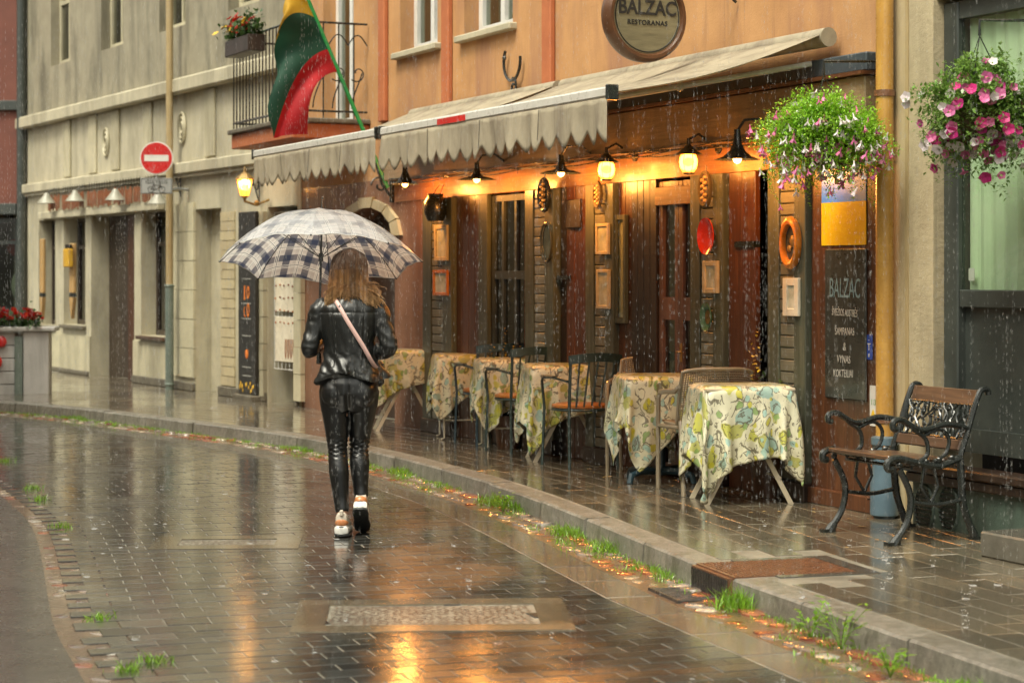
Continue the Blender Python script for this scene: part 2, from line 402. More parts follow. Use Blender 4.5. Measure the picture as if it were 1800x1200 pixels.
M('poster_blue', (.015, .26, .95), (.01, .2, .8), 4, rough=.35, bmp=.2, bs=14, coat=.3)
M('poster_yellow', (.82, .56, .01), (.72, .46, .008), 6, rough=.35, bmp=.2, bs=14, coat=.3)
M('chalkboard', (.05, .052, .045), (.022, .025, .022), 3, rough=.3, bmp=.1, bs=30, stain=(.085, .085, .07), stains=2.5, coat=.2)
M('chalk_white', (.62, .62, .57), (.42, .42, .38), 60, rough=.9, bmp=.5, bs=300)
M('chalk_blue', (.22, .36, .42), (.12, .21, .25), 60, rough=.9, bmp=.5, bs=300)
M('enamel_blue', (.04, .09, .42), (.03, .07, .32), 5, rough=.25, coat=.5)
M('mirror_orange', (.62, .22, .025), (.42, .12, .012), 8, rough=.3, bmp=.3, bs=40, coat=.5)
M('plate_red', (.62, .035, .015), (.42, .02, .012), 9, rough=.2, coat=.6)
M('plate_green', (.09, .20, .11), (.05, .12, .07), 12, rough=.25, coat=.5)
M('gold_carved', (.42, .27, .09), (.2, .11, .035), 30, rough=.35, metal=.5, bmp=.8, bs=60)
M('bread_tan', (.48, .30, .13), (.3, .16, .06), 25, rough=.5, bmp=.6, bs=60)
M('picture_pale', (.72, .72, .60), (.30, .33, .25), 9, rough=.12, bmp=0, coat=.8)
M('picture_frame', (.60, .50, .33), (.46, .37, .24), 20, rough=.4, bmp=.3, coat=.2)
M('paper_cream', (.66, .60, .44), (.55, .50, .36), 9, rough=.5, bmp=.1)
M('mirror_glass', (.30, .33, .28), (.10, .12, .10), 6, rough=.06, metal=.7, bmp=0)
M('sticker_green', (.10, .34, .06), (.06, .22, .04), 30, rough=.3)
M('sticker_blue', (.08, .34, .62), (.05, .25, .5), 12, rough=.3)
M('sign_grey', (.36, .37, .36), (.28, .29, .28), 5, rough=.35, coat=.3)
M('ink_black', (.02, .02, .02), None, 8, rough=.5, bmp=0)
M('sign_barrel', (.22, .20, .12), (.11, .10, .06), 4, rough=.4, bmp=.3, bs=20, sc=(1, 1, 5), coat=.3)
M('barrel_rim', (.11, .045, .018), (.06, .024, .01), 8, rough=.4, bmp=.3, coat=.3)
M('board_yellow', (.62, .36, .035), (.48, .26, .025), 5, rough=.4)
M('board_wood', (.48, .30, .12), (.34, .20, .075), 7, rough=.5, sc=(6, 6, 1))
M('tile_orange', (.26, .085, .03), (.12, .045, .02), 20, rough=.5, bmp=.4)
M('lamp_white', (.36, .35, .28), None, 5, rough=.4)
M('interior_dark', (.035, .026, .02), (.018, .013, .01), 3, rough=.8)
M('reflection_red', (.60, .02, .02), (.42, .012, .012), 3, rough=.8)  # colour of the red reflection sheet in the window bay
M('curtain_reflection_white', (.6, .6, .56), (.45, .45, .42), 3, rough=.8)  # also colours the added reflection strips behind door and window glass
M('curtain_green', (.62, .74, .52), (.48, .62, .40), 2, rough=.8)
M('board_menu', (.028, .026, .022), (.015, .014, .012), 8, rough=.35, bmp=.2)
M('chalk_orange', (.75, .24, .03), (.6, .13, .02), 30, rough=.8, bmp=.2)
M('chalk_yellow', (.75, .48, .05), (.6, .32, .03), 30, rough=.8, bmp=.2)
M('tile_ochre', (.52, .44, .27), (.42, .34, .2), 5, rough=.4, bmp=.3, rand=.1, coat=.2)
M('jewel_card', (.74, .68, .55), (.6, .53, .4), 10, rough=.5, bmp=.1)
M('jewel_bead', (.40, .13, .04), (.2, .06, .03), 40, rough=.15, bmp=0, rand=.5)
M('leaf_fern', (.38, .62, .05), (.19, .42, .03), 30, rough=.45, bmp=.2, rand=.35, coat=.25)
M('leaf_petunia', (.22, .36, .07), (.10, .20, .035), 30, rough=.45, bmp=.2, rand=.35, coat=.25)
M('leaf_dark', (.05, .11, .025), (.025, .06, .012), 20, rough=.45, rand=.35, coat=.2)
M('grass_blade', (.26, .44, .035), (.11, .26, .018), 25, rough=.4, rand=.4, bmp=.1, coat=.25)
M('petal_pink', (.72, .20, .42), (.60, .09, .28), 60, rough=.45, bmp=0, rand=.35)
M('petal_white', (.80, .74, .74), (.72, .60, .64), 60, rough=.45, bmp=0, rand=.15)
M('petal_magenta', (.58, .03, .24), (.42, .02, .15), 60, rough=.45, bmp=0, rand=.35)
M('petal_red', (.62, .03, .015), (.45, .02, .012), 60, rough=.45, bmp=0, rand=.35)
M('petal_yellow', (.7, .5, .04), (.55, .35, .03), 60, rough=.45, bmp=0, rand=.3)
M('basket_moss', (.12, .085, .04), (.06, .045, .02), 30, rough=.7, bmp=.8)
M('leaf_fallen', (.42, .26, .07), (.25, .13, .04), 40, rough=.4, rand=.4, coat=.4)
M('opposite_wall', (.50, .44, .33), (.40, .34, .25), 1.5, rough=.7, bmp=.3, bs=30)
glassmat('window_glass', (.62, .66, .60), .08)
glassmat('clear_glass', (.9, .93, .9), .03)
plain('bulb_warm', (1, .8, .5), emit=(1, .50, .12), es=6)
plain('bulb_pale', (1, .9, .7), emit=(1, .78, .42), es=5)
m, nt, b_, out = _nt('amber_glass')
b_.inputs['Base Color'].default_value = (.9, .42, .06, 1); b_.inputs['Transmission Weight'].default_value = .55; b_.inputs['Roughness'].default_value = .3
b_.inputs['Emission Color'].default_value = (1, .42, .05, 1); b_.inputs['Emission Strength'].default_value = 1.0
m, nt, b_, out = _nt('water_drop')
b_.inputs['Base Color'].default_value = (.92, .93, .93, 1); b_.inputs['Roughness'].default_value = .12; b_.inputs['Transmission Weight'].default_value = .6; b_.inputs['IOR'].default_value = 1.33

def leafy(name, k=.35):                          # light also passes through thin leaves and petals
    m = MATS[name]; nt = m.node_tree; b = [n for n in nt.nodes if n.type == 'BSDF_PRINCIPLED'][0]; out = [n for n in nt.nodes if n.type == 'OUTPUT_MATERIAL'][0]
    t = N(nt, 'ShaderNodeBsdfTranslucent'); x = N(nt, 'ShaderNodeMixShader'); x.inputs[0].default_value = k
    L(nt, b.inputs['Base Color'].links[0].from_socket, t.inputs[0]); L(nt, b.outputs[0], x.inputs[1]); L(nt, t.outputs[0], x.inputs[2]); L(nt, x.outputs[0], out.inputs[0])
for n_ in ('leaf_fern', 'leaf_petunia', 'leaf_dark', 'grass_blade', 'petal_pink', 'petal_white', 'petal_magenta', 'petal_red', 'canvas_beige', 'flag_red', 'flag_green', 'flag_yellow'): leafy(n_, .4 if 'leaf' in n_ or 'grass' in n_ else .28)

# ---------------------------------------------------------------- kerb curve and paving
KP = [(1.76+1.05, 7.21-3.3), (1.76, 7.21), (1.087, 9.23), (.872, 9.95), (0.06, 13.0), (-.66, 14.95), (-1.20, 16.2), (-2.05, 17.75), (-2.95, 18.95), (-4.2, 20.6), (-5.4, 21.9), (-7.5, 23.9), (-10, 26)]
def catmull(P, per=14):
    out = []
    for i in range(len(P)-1):
        p0 = P[max(i-1, 0)]; p1 = P[i]; p2 = P[i+1]; p3 = P[min(i+2, len(P)-1)]
        for k in range(per):
            t = k/per; out.append(tuple(.5*((2*p1[j])+(-p0[j]+p2[j])*t+(2*p0[j]-5*p1[j]+4*p2[j]-p3[j])*t*t+(-p0[j]+3*p1[j]-3*p2[j]+p3[j])*t**3) for j in (0, 1)))
    out.append(P[-1]); return out
KC = np.array(catmull(KP))
for _ in range(12): KC[1:-1] = (KC[:-2]+2*KC[1:-1]+KC[2:])/4
kd = np.r_[0, np.cumsum(np.hypot(*np.diff(KC, axis=0).T))]; KLEN = kd[-1]
def K(a, b=0.0, z=0.0):                          # a along the kerb, b towards the street
    x = np.interp(a, kd, KC[:, 0]); y = np.interp(a, kd, KC[:, 1])
    x2 = np.interp(a+.15, kd, KC[:, 0])-np.interp(a-.15, kd, KC[:, 0]); y2 = np.interp(a+.15, kd, KC[:, 1])-np.interp(a-.15, kd, KC[:, 1])
    l = hypot(x2, y2) or 1; tx, ty = x2/l, y2/l
    return Vector((x-ty*b, y+tx*b, z)), atan2(ty, tx)
def seen(p, m=60):
    if p.y < 3: return False
    px = 900+p.x/p.y*F; py = 480+(CAMZ-p.z)/p.y*F
    return -m < px < 1800+m and -m < py < 1200+m

g = MB(); g.add([(-150, -40, -.09), (150, -40, -.09), (150, 260, -.09), (-150, 260, -.09)], [(0, 1, 2, 3)])
struct(g.build('ground', 'asphalt'))
g = MB(); na = 90; bb = [.28, .5, 1.5, 2.6, 2.76]                # street bed, water lies in its joints
for i in range(na+1):
    for b in bb: g.v.append(tuple(K(KLEN*i/na, b, -.0028)[0]))
for i in range(na):
    for j in range(len(bb)-1): q = i*len(bb)+j; g.f.append((q, q+1, q+len(bb)+1, q+len(bb)))
street = struct(g.build('street', 'street_base'))
for b0, b1 in ((-.02, .285), (2.755, 3.25)):
    g = MB()
    for i in range(na+1):
        for b in (b0, b1): g.v.append(tuple(K(KLEN*i/na, b, .011 if b < 0 else (-.004 if b < 1 else -.006))[0]))
    for i in range(na): g.f.append((2*i, 2*i+1, 2*i+3, 2*i+2))
    struct(g.build('gutter', 'gutter_earth'))
g = MB(); bb = [3.1, 4.5, 7, 14]                                 # rough apron on the far side of the street
for i in range(na+1):
    for b in bb:
        p = K(KLEN*i/na, min(b, 3.12), 0.0)[0]
        if b > 3.12: p = p+Vector((-1, -.12, 0)).normalized()*(b-3.1)
        g.v.append((p.x, p.y, .004*noise.noise(p*3)))
for i in range(na):
    for j in range(len(bb)-1): q = i*len(bb)+j; g.f.append((q, q+1, q+len(bb)+1, q+len(bb)))
apron = struct(g.build('side_pavement', 'asphalt'))

def place_pieces(items, protos, names, parent, mats, limit=300, stuffname='paving_field'):
    """items: (point, angle, (sx,sy), variant, tilt). The largest in view become objects, the rest one part."""
    vis = [it for it in items if seen(it[0])]
    vis.sort(key=lambda it: it[0].y); near = vis[:limit]; ids = set(id(i) for i in near)
    for it in near:
        p, a, s, v, tl = it; me = protos[v]
        link(me, names[v] if isinstance(names, list) else names, parent, p, (tl[0], tl[1], a), (s[0], s[1], 1))
    rest = {}
    for it in items:
        if id(it) in ids: continue
        p, a, s, v, tl = it; me = protos[v]
        mx = T(*p) @ Matrix.Rotation(a, 4, 'Z') @ Matrix.Rotation(tl[1], 4, 'Y') @ Matrix.Rotation(tl[0], 4, 'X') @ S3(s[0], s[1], 1)
        b = rest.setdefault(me.materials[0].name, MB()); b.add([q.co[:] for q in me.vertices], [tuple(f.vertices) for f in me.polygons], mx)
    for mn, b in rest.items():
        stuff(b.build(stuffname, mn, parent, smooth=False))

# small setts of the roadway, running bond across the street
SR, SL = .126, .200
pm = MB().slab(-SR/2+.0045, SR/2-.0045, -SL/2+.0035, SL/2-.0035, -.03, 0, .0018).mesh('paver', 'paver_wet', smooth=False)
items = []; a = .3; row = 0
COVERS = [(G(760, 1080), 1.02, .62), (G(400, 953), .62, .34)]
def in_cover(p):
    for c, w, h in COVERS:
        if abs(p.x-c.x) < w/2+.02 and abs(p.y-c.y) < h/2+.02: return True
    return False
while a < KLEN-1:
    for j in range(13):
        b = .52+SL/2+j*SL+(SL/2 if row % 2 else 0)
        if b > 2.95: continue
        if j == 0 and row % 2:                       # half sett closes the staggered edge
            ph_, anh = K(a, .52+SL/4); items.append((ph_, anh, (1, .5), 0, (0, 0)))
        p, an = K(a, b)
        sc = (hypot(*(K(a+.063, b)[0]-K(a-.063, b)[0]).xy)/.126, 1)
        p.z = rnd.uniform(-.0008, .0012)
        if in_cover(p): continue
        items.append((p, an, sc, 0, (rnd.gauss(0, .0032), rnd.gauss(0, .0032))))
    a += SR; row += 1
place_pieces(items, [pm], 'paver', street, None, 300, 'paving_field')

# border slabs between setts and gutter
pm = MB().slab(-.245, .245, -.115, .115, -.03, 0, .002).mesh('border_slab', 'slab_border', smooth=False)
items = []; a = .3
while a < KLEN-1:
    p, an = K(a, .395); p.z = rnd.uniform(-.001, .001)
    items.append((p, an, (1, 1), 0, (rnd.gauss(0, .003), rnd.gauss(0, .003)))); a += .5
place_pieces(items, [pm], 'border_slab', street, None, 300, 'border_slabs')

# cobble gutters on both sides: lumpy wet stones of mixed colour
def cobble(mat, seed):
    r = random.Random(seed); b = MB(); n = 8
    rad = [r.uniform(.82, 1.1) for _ in range(n)]
    v = [(cos(2*pi*k/n)*rad[k]*.075, sin(2*pi*k/n)*rad[k]*.056, -.03) for k in range(n)]
    v += [(x, y, .001) for x, y, _ in v]; v += [(x*.80, y*.80, .006+r.uniform(-.002, .002)) for x, y, _ in v[:n]]; v.append((0, 0, .008))
    f = [(k, (k+1) % n, n+(k+1) % n, n+k) for k in range(n)]+[(n+k, n+(k+1) % n, 2*n+(k+1) % n, 2*n+k) for k in range(n)]+[(2*n+k, 2*n+(k+1) % n, 3*n) for k in range(n)]
    b.add(v, f); return b.mesh('cobble', mat, True, 60)
prot = [cobble(m_, i) for i, m_ in enumerate(['cobble_stone']*4+['cobble_red']*3+['cobble_white']*2)]
items = []; a = .3
while a < KLEN-1:
    for j in range(2):
        b = .07+j*.125+rnd.uniform(-.012, .012)
        p, an = K(a+rnd.uniform(-.02, .02)+(.07 if j == 1 else 0), b); p.z = .008-.018*(b-.07)/.125*.6+rnd.uniform(-.005, .005)
        k = noise.noise(Vector((p.x*2.2, p.y*2.2, 3)))
        v = rnd.choice([4, 5, 6]) if k > .10+rnd.uniform(-.25, .25) else (rnd.choice([7, 8]) if rnd.random() < .18 else rnd.randrange(4))
        s = rnd.uniform(.85, 1.12); items.append((p, an+rnd.uniform(-.3, .3), (s*1.05, s), v, (rnd.gauss(0, .05), rnd.gauss(0, .05))))
    a += .145
place_pieces(items, prot, 'cobble', street, None, 300, 'cobble_rest')
items = []; a = .3
while a < KLEN-1.5:
    for j in range(4):
        b = 2.80+j*.12+rnd.uniform(-.012, .012)
        p, an = K(a+rnd.uniform(-.02, .02)+(.07 if j % 2 else 0), b); p.z = -.012+rnd.uniform(-.005, .002)
        v = rnd.choice([4, 5]) if rnd.random() < .16 else (rnd.choice([7, 8]) if rnd.random() < .2 else rnd.randrange(4))
        s = rnd.uniform(.85, 1.12); items.append((p, an+rnd.uniform(-.3, .3), (s*1.05, s), v, (rnd.gauss(0, .03), rnd.gauss(0, .03))))
    a += .145
place_pieces(items, prot, 'cobble', apron, None, 300, 'cobble_rest')

# kerb: a row of granite stones
kerb = thing('kerb', 'grey granite kerb stones curving between the wet street and the cafe pavement', 'kerb')
kerb['kind'] = 'structure'; del kerb['category']; del kerb['label']
a = .05
while a < KLEN-1:
    l = rnd.uniform(.85, 1.15); b = MB(); n = 4
    rings = []; dz_ = rnd.uniform(-.004, .003); db_ = rnd.uniform(-.006, .006)
    for i in range(n+1):
        aa = a+.009+(l-.018)*i/n
        rings.append([tuple(K(aa, bo+db_, zo+(dz_ if zo > 0 else 0))[0]) for bo, zo in ((.018, -.06), (.006, KZ-.012), (-.006, KZ-.001), (-.15, KZ+.001), (-.16, KZ-.006), (-.16, -.06))])
    for r_ in rings: b.v += r_
    for i in range(n):
        for k in range(6): b.f.append((i*6+k, i*6+(k+1) % 6, (i+1)*6+(k+1) % 6, (i+1)*6+k))
    b.f.append((0, 1, 2, 3, 4, 5)); b.f.append(tuple(n*6+k for k in (5, 4, 3, 2, 1, 0)))
    b.build('kerb_stone', 'kerb_stone', kerb, smooth=False); a += l

# pavement bed and its slabs
g = MB(); bb = [-.14, -1, -2, -3.2, -6]
for i in range(na+1):
    for b in bb: g.v.append(tuple(K(KLEN*i/na, b, KZ-.0024)[0]))
for i in range(na):
    for j in range(len(bb)-1): q = i*len(bb)+j; g.f.append((q, q+1, q+len(bb)+1, q+len(bb)))
pave = struct(g.build('pavement', 'street_base'))
SW, SLN = .155, .42
pm = MB().slab(-SLN/2+.003, SLN/2-.003, -SW/2+.003, SW/2-.003, -.03, 0, .0015).mesh('paving_slab', 'slab_wet', smooth=False)
HATCH_A = float(np.interp(9.58, KC[:, 1], kd))
items = []
for j in range(30):
    b = -.166-SW/2-j*SW; a = .2+(SLN/2 if j % 2 else 0)+rnd.uniform(0, .1)
    while a < KLEN-.8:
        p, an = K(a, b, KZ+rnd.uniform(-.0005, .0008)); a += SLN
        rel = Vector((p.x-FA.p[0], p.y-FA.p[1])); s_ = rel.x*FA.u[0]+rel.y*FA.u[1]; t_ = rel.x*FA.n[0]+rel.y*FA.n[1]
        relb = Vector((p.x-FB.p[0], p.y-FB.p[1])); tb = relb.x*FB.n[0]+relb.y*FB.n[1]
        if (s_ < 9.8 and t_ < -.2) or (s_ >= 9.8 and tb < -.25): continue
        if abs(a-SLN-HATCH_A) < .30+SLN/2-.02 and b > -.74: continue
        sc = (hypot(*(K(a-SLN+.1, b)[0]-K(a-SLN-.1, b)[0]).xy)/.2, 1)
        items.append((p, an, sc, 0, (rnd.gauss(0, .003), rnd.gauss(0, .002))))
place_pieces(items, [pm], 'paving_slab', pave, None, 300, 'paving_rest')
# ================================================================ restaurant building
RB = thing('restaurant_building', 'peach plastered house with a dark timber restaurant front behind the cafe tables', 'building', FA.P(0), FA.rot)
TOP = 8.2
# upper plaster wall, with real openings for the two upper windows and the balcony door
def wall_with_holes(b, x0, x1, z0, z1, t0, t1, holes):
    xs = sorted({x0, x1, *[h[0] for h in holes], *[h[1] for h in holes]}); zs = sorted({z0, z1, *[h[2] for h in holes], *[h[3] for h in holes]})
    for i in range(len(xs)-1):
        for j in range(len(zs)-1):
            cx, cz = (xs[i]+xs[i+1])/2, (zs[j]+zs[j+1])/2
            if any(h[0] < cx < h[1] and h[2] < cz < h[3] for h in holes): continue
            b.box(xs[i], xs[i+1], t0, t1, zs[j], zs[j+1])
UH = [(4.75, 5.75, 3.62, 5.5), (6.35, 7.25, 3.62, 5.5), (1.9, 2.9, 3.9, 5.6), (8.5, 9.4, 3.06, 5.3)]
b = MB(); wall_with_holes(b, -.55, 10.2, 2.45, TOP, -.35, 0, UH); b.build('wall', 'plaster_peach', RB, False)
b = MB(); b.box(-.7, 10.3, -5, .25, TOP, TOP+.2); b.box(-.7, 10.3, -5, .12, TOP-.15, TOP); b.build('roof', 'roof_metal', RB, False)
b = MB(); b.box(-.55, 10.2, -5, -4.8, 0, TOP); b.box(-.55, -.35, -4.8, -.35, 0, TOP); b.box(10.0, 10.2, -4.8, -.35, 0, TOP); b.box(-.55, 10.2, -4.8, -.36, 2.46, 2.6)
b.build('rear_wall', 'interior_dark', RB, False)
for x in (3.95, 6.0, 7.55): MB().box(x, x+.16, 0, .05, 3.0, TOP-.16, ch=.01).build('pilaster_strip', 'plaster_orange', RB, False)
for (x0, x1, z0, z1) in UH:
    w = MB(); w.box(x0, x1, -.22, -.14, z0, z0+.08); w.box(x0, x1, -.22, -.14, z1-.08, z1); w.box(x0, x0+.08, -.22, -.14, z0+.08, z1-.08); w.box(x1-.08, x1, -.22, -.14, z0+.08, z1-.08); w.box((x0+x1)/2-.04, (x0+x1)/2+.04, -.22, -.14, z0+.08, z1-.08)
    wo_ = w.build('window', 'paint_white', RB, False)
    MB().box(x0+.08, x1-.08, -.185, -.175, z0+.08, z1-.08).build('pane', 'window_glass', wo_, False)
    MB().box(x0, x1, -.34, -.33, z0, z1).build('curtain', 'curtain_reflection_white', wo_, False)
    MB().box(x0-.08, x1+.08, -.14, .07, z0-.06, z0, ch=.01).build('sill', 'stone_pale', wo_, False)
# fascia, slate signboard and timber lintel above the shopfront
x0, x1 = FA.S(1552), 7.35
MB().box(x0, x1, 0, .13, 2.42, 2.72, ch=.008).build('fascia_board', 'fascia_tan', RB, False)
MB().box(x0-.02, x1, 0, .17, 2.723, 2.745).build('fascia_moulding', 'wood_brown', RB, False)
MB().box(x0, x1, 0, .12, 2.748, 2.86, ch=.008).build('signboard', 'sign_slate', RB, False)
b = MB()
for k in range(5): b.tube([(x0+.2+(x1-x0-.4)*i/40, .15+.006*sin(i*1.1+k), 2.425-.012*k+.012*sin(i*.8+k*2)) for i in range(41)], .005, 5)
b.build('cable_bundle', 'iron_black', RB)
MB().box(x0, x1, -.12, .02, 2.22, 2.415, ch=.004).build('lintel', 'wood_amber', RB, False)

def seg(px0, px1): return FA.S(px1), FA.S(px0)
# siding pilasters: two trim boards, a recess, and separate grooved planks
siding_mesh = {}
def pilaster(px0, px1, trims=(.30, .30)):
    a0, a1 = seg(px0, px1); w = a1-a0; tw = w*trims[0]; tw2 = w*trims[1]
    b = MB(); b.box(a0, a0+tw, 0, .07, KZ, 2.22, ch=.005); b.box(a1-tw2, a1, 0, .07, KZ, 2.22, ch=.005); b.box(a0, a1, -.12, -.002, KZ, 2.22)
    p = b.build('pilaster', 'wood_green', RB, False)
    n = 26; h = (2.22-KZ-.12)/n; k = round(w, 3)
    me = MB().slab(a0+tw+.003, a1-tw2-.003, -h/2+.003, h/2-.003, 0, .03, .006).mesh('siding_plank', 'siding_grey', False)
    for i in range(n):
        link(me, 'siding_plank', p, (0, 0, KZ+.12+h*(i+.5)), (-pi/2, 0, 0))
    for o in p.children: o.location.y = .03+rnd.uniform(-.002, .002)
    MB().box(a0-.01, a1+.01, 0, .09, KZ, KZ+.12, ch=.006).build('plinth', 'wood_dark', RB, False)
    return a0, a1
# siding planks lie in the x-z plane, face outwards
PIL = [(1365, 1432), (1228, 1286), (1043, 1092), (936, 986), (755, 806)]
for a_, b2 in PIL: pilaster(a_, b2)
def panel(px0, px1, mat, z0=KZ, z1=2.22, t=0.0, nb=3, name='panel_board', th=.04):
    a0, a1 = seg(px0, px1); w = (a1-a0)/nb
    for i in range(nb):
        MB().box(a0+w*i+.0015, a0+w*(i+1)-.0015, t-th, t+rnd.uniform(-.002, .002), z0, z1, ch=.004).build(name, mat, RB, False)
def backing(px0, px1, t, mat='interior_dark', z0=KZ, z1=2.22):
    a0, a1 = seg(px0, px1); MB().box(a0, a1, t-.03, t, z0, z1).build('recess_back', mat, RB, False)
def reveal(px0, px1, t, mat='wood_dark'):
    a0, a1 = seg(px0, px1); b = MB(); b.box(a0, a0+.03, t, -.001, KZ, 2.218); b.box(a1-.03, a1, t, -.001, KZ, 2.218); b.build('reveal', mat, RB, False)
# chalkboard bay
panel(1433, 1548, 'wood_brown', nb=3, t=.03)
panel(1433, 1548, 'wood_dark', z0=2.221, z1=2.415, nb=1, t=.06)
# recess with climbing plant, then a red shutter leaf
backing(1335, 1364, -.32, 'wood_dark'); panel(1289, 1336, 'wood_red', nb=2, t=.035); 
MB().box(FA.S(1336), FA.S(1302), .0, .05, 1.72, 1.76).build('shutter_bar', 'iron_black', RB, False)
# glazed door
a0, a1 = seg(1160, 1230); backing(1160, 1230, -.55, 'interior_dark')
def framed(name, x0, x1, t0, t1, z0, z1, fw, rails, mat, glass='window_glass', parent=RB, mull=()):
    b = MB(); b.box(x0, x0+fw, t0, t1, z0, z1, ch=.004); b.box(x1-fw, x1, t0, t1, z0, z1, ch=.004)
    b.box(x0+fw, x1-fw, t0, t1-.003, z0, z0+fw*1.2); b.box(x0+fw, x1-fw, t0, t1-.003, z1-fw, z1)
    for (r0, r1) in rails: b.box(x0+fw, x1-fw, t0, t1-.003, r0, r1)
    for m_ in mull: b.box(m_-.02, m_+.02, t0+.002, t1-.006, z0+fw*1.2, z1-fw)
    o = b.build(name, mat, parent, False)
    MB().box(x0+fw, x1-fw, (t0+t1)/2-.004, (t0+t1)/2, z0+fw, z1-fw).build('pane', glass, o, False)
    return o
mid = FA.S(1197)
d1 = framed('door', a0+.02, mid, -.03, .02, KZ+.02, 2.20, .055, [(1.22, 1.38), (KZ+.3, KZ+.36)], 'wood_mauve')
d2 = framed('door', mid+.01, a1-.01, -.035, .015, KZ+.02, 2.20, .055, [(1.22, 1.38), (KZ+.3, KZ+.36)], 'wood_mauve')
b = MB(); b.tube([(mid-.04, .022, 1.0), (mid-.04, .055, 1.0), (mid-.10, .055, 1.0)], .008, 8); b.box(mid-.055, mid-.025, .021, .027, .93, 1.06); b.build('handle', 'gold_carved', d1)
MB().box(a0+.02, a1-.01, .021, .05, 2.03, 2.16, ch=.004).build('transom', 'wood_amber', RB, False)
# white strips added behind the door glass in place of its bright reflections
c = MB(); c.box(a0+.09, a0+.16, -.12, -.11, .3, 2.12); c.box(mid+.12, a1-.07, -.05, -.04, .5, 2.1); c.build('curtain', 'curtain_reflection_white', RB, False)
reveal(1160, 1230, -.55)
# dark folded shutter stack and display case
panel(1116, 1160, 'wood_dark', nb=4, t=.03); panel(1091, 1116, 'wood_brown', nb=2, t=.02)
a0, a1 = seg(1091, 1112)
f_ = framed('display_case', a0+.02, a1, .022, .055, 1.18, 1.98, .035, [], 'wood_green', 'clear_glass')
MB().box(a0+.05, a1-.03, .021, .03, 1.22, 1.95).build('paper', 'paper_cream', f_, False)
# red panels with a small dark upper light
panel(1000, 1043, 'wood_red', nb=3, t=.02); panel(986, 1000, 'wood_dark', nb=1, t=.0)
a0, a1 = seg(1003, 1028); MB().box(a0, a1, .021, .045, 1.9, 2.12, ch=.004).build('vent_box', 'wood_dark', RB, False)
b = MB(); b.box(FA.S(1008), FA.S(988), .02, .05, 1.50, 1.53); b.build('shutter_bar', 'iron_black', RB, False)
# window bay 868..936
a0, a1 = seg(866, 936); backing(866, 936, -.5, 'interior_dark'); reveal(866, 936, -.5)
f_ = framed('window', a0+.02, a1-.02, -.03, .02, KZ+.35, 2.20, .05, [(1.50, 1.57)], 'frame_dark', mull=(a0+(a1-a0)*.38, a0+(a1-a0)*.70))
MB().box(a0+.02, a1-.02, -.1, .02, KZ, KZ+.35, ch=.005).build('stall_riser', 'wood_dark', RB, False)
b = MB()
for i in range(9):
    x = a0+.14+.018*i; b.add([(x, -.06-.012*(i % 2), .75), (x+.018, -.06-.012*((i+1) % 2), .75), (x+.018, -.06-.012*((i+1) % 2), 1.98-.02*abs(i-4)), (x, -.06-.012*(i % 2), 1.98-.02*abs(i-4))], [(0, 1, 2, 3)])
b.build('red_reflection', 'reflection_red', f_)  # red reflection on the glass, modelled as a pleated sheet added behind it
b = MB(); b.box(a0+.09, a0+.125, -.08, -.07, .8, 1.95); b.build('white_reflection', 'curtain_reflection_white', f_)  # white part of that reflection, a strip added behind the pane
# panels 806..866
panel(806, 850, 'wood_brown', nb=4, t=.02); panel(850, 866, 'wood_green', nb=1, t=.05)
# plain brown plaster 690..757 with arch to its left
aA, aB = FA.S(694), FA.S(604); zc = 1.90; rA = (aB-aA)/2; xc = (aA+aB)/2
b = MB(); x0 = FA.S(757); b.box(x0, aA, -.35, 0, KZ, 2.45); b.box(aB, 10.2, -.35, 0, KZ, 2.45)
n = 18; AF = .42
for i in range(n):
    t0_, t1_ = pi*i/n, pi*(i+1)/n; xa, xb = xc+rA*cos(t0_), xc+rA*cos(t1_); za, zb = zc+rA*AF*sin(t0_), zc+rA*AF*sin(t1_)
    b.add([(xa, -.35, za), (xa, 0, za), (xb, 0, zb), (xb, -.35, zb), (xa, -.35, 2.45), (xa, 0, 2.45), (xb, 0, 2.45), (xb, -.35, 2.45)],
          [(0, 1, 2, 3), (1, 5, 6, 2), (0, 3, 7, 4), (0, 4, 5, 1), (3, 2, 6, 7)])
b.build('wall', 'plaster_brown', RB, False)
for i in range(7):                                              # stone voussoirs round the arch
    t0_, t1_ = pi*(i+.04)/7, pi*(i+.96)/7; q = []
    for rr in (1.0, 1.30 if i != 3 else 1.38):
        for tt in (t0_, t1_): q.append((xc+rA*rr*cos(tt), zc+rA*rr*(AF if rr == 1 else AF*.98)*sin(tt)))
    b = MB(); b.prism([q[0], q[1], q[3], q[2]], .001, .035); b.build('arch_stone', 'tile_ochre', RB, False)
MB().box(aA, aB, -.30, -.26, KZ, 2.45).build('arch_door', 'wood_dark', RB, False)
for z in (.45, .85, 1.25): MB().box(aA+.02, aA+.3, -.258, -.24, z, z+.30, ch=.006).build('arch_door_panel', 'stone_dirty', RB, False)
# shopfront plinth course
MB().box(FA.S(1560), FA.S(1433), 0, .06, KZ, KZ+.10, ch=.006).build('plinth', 'wood_brown', RB, False)

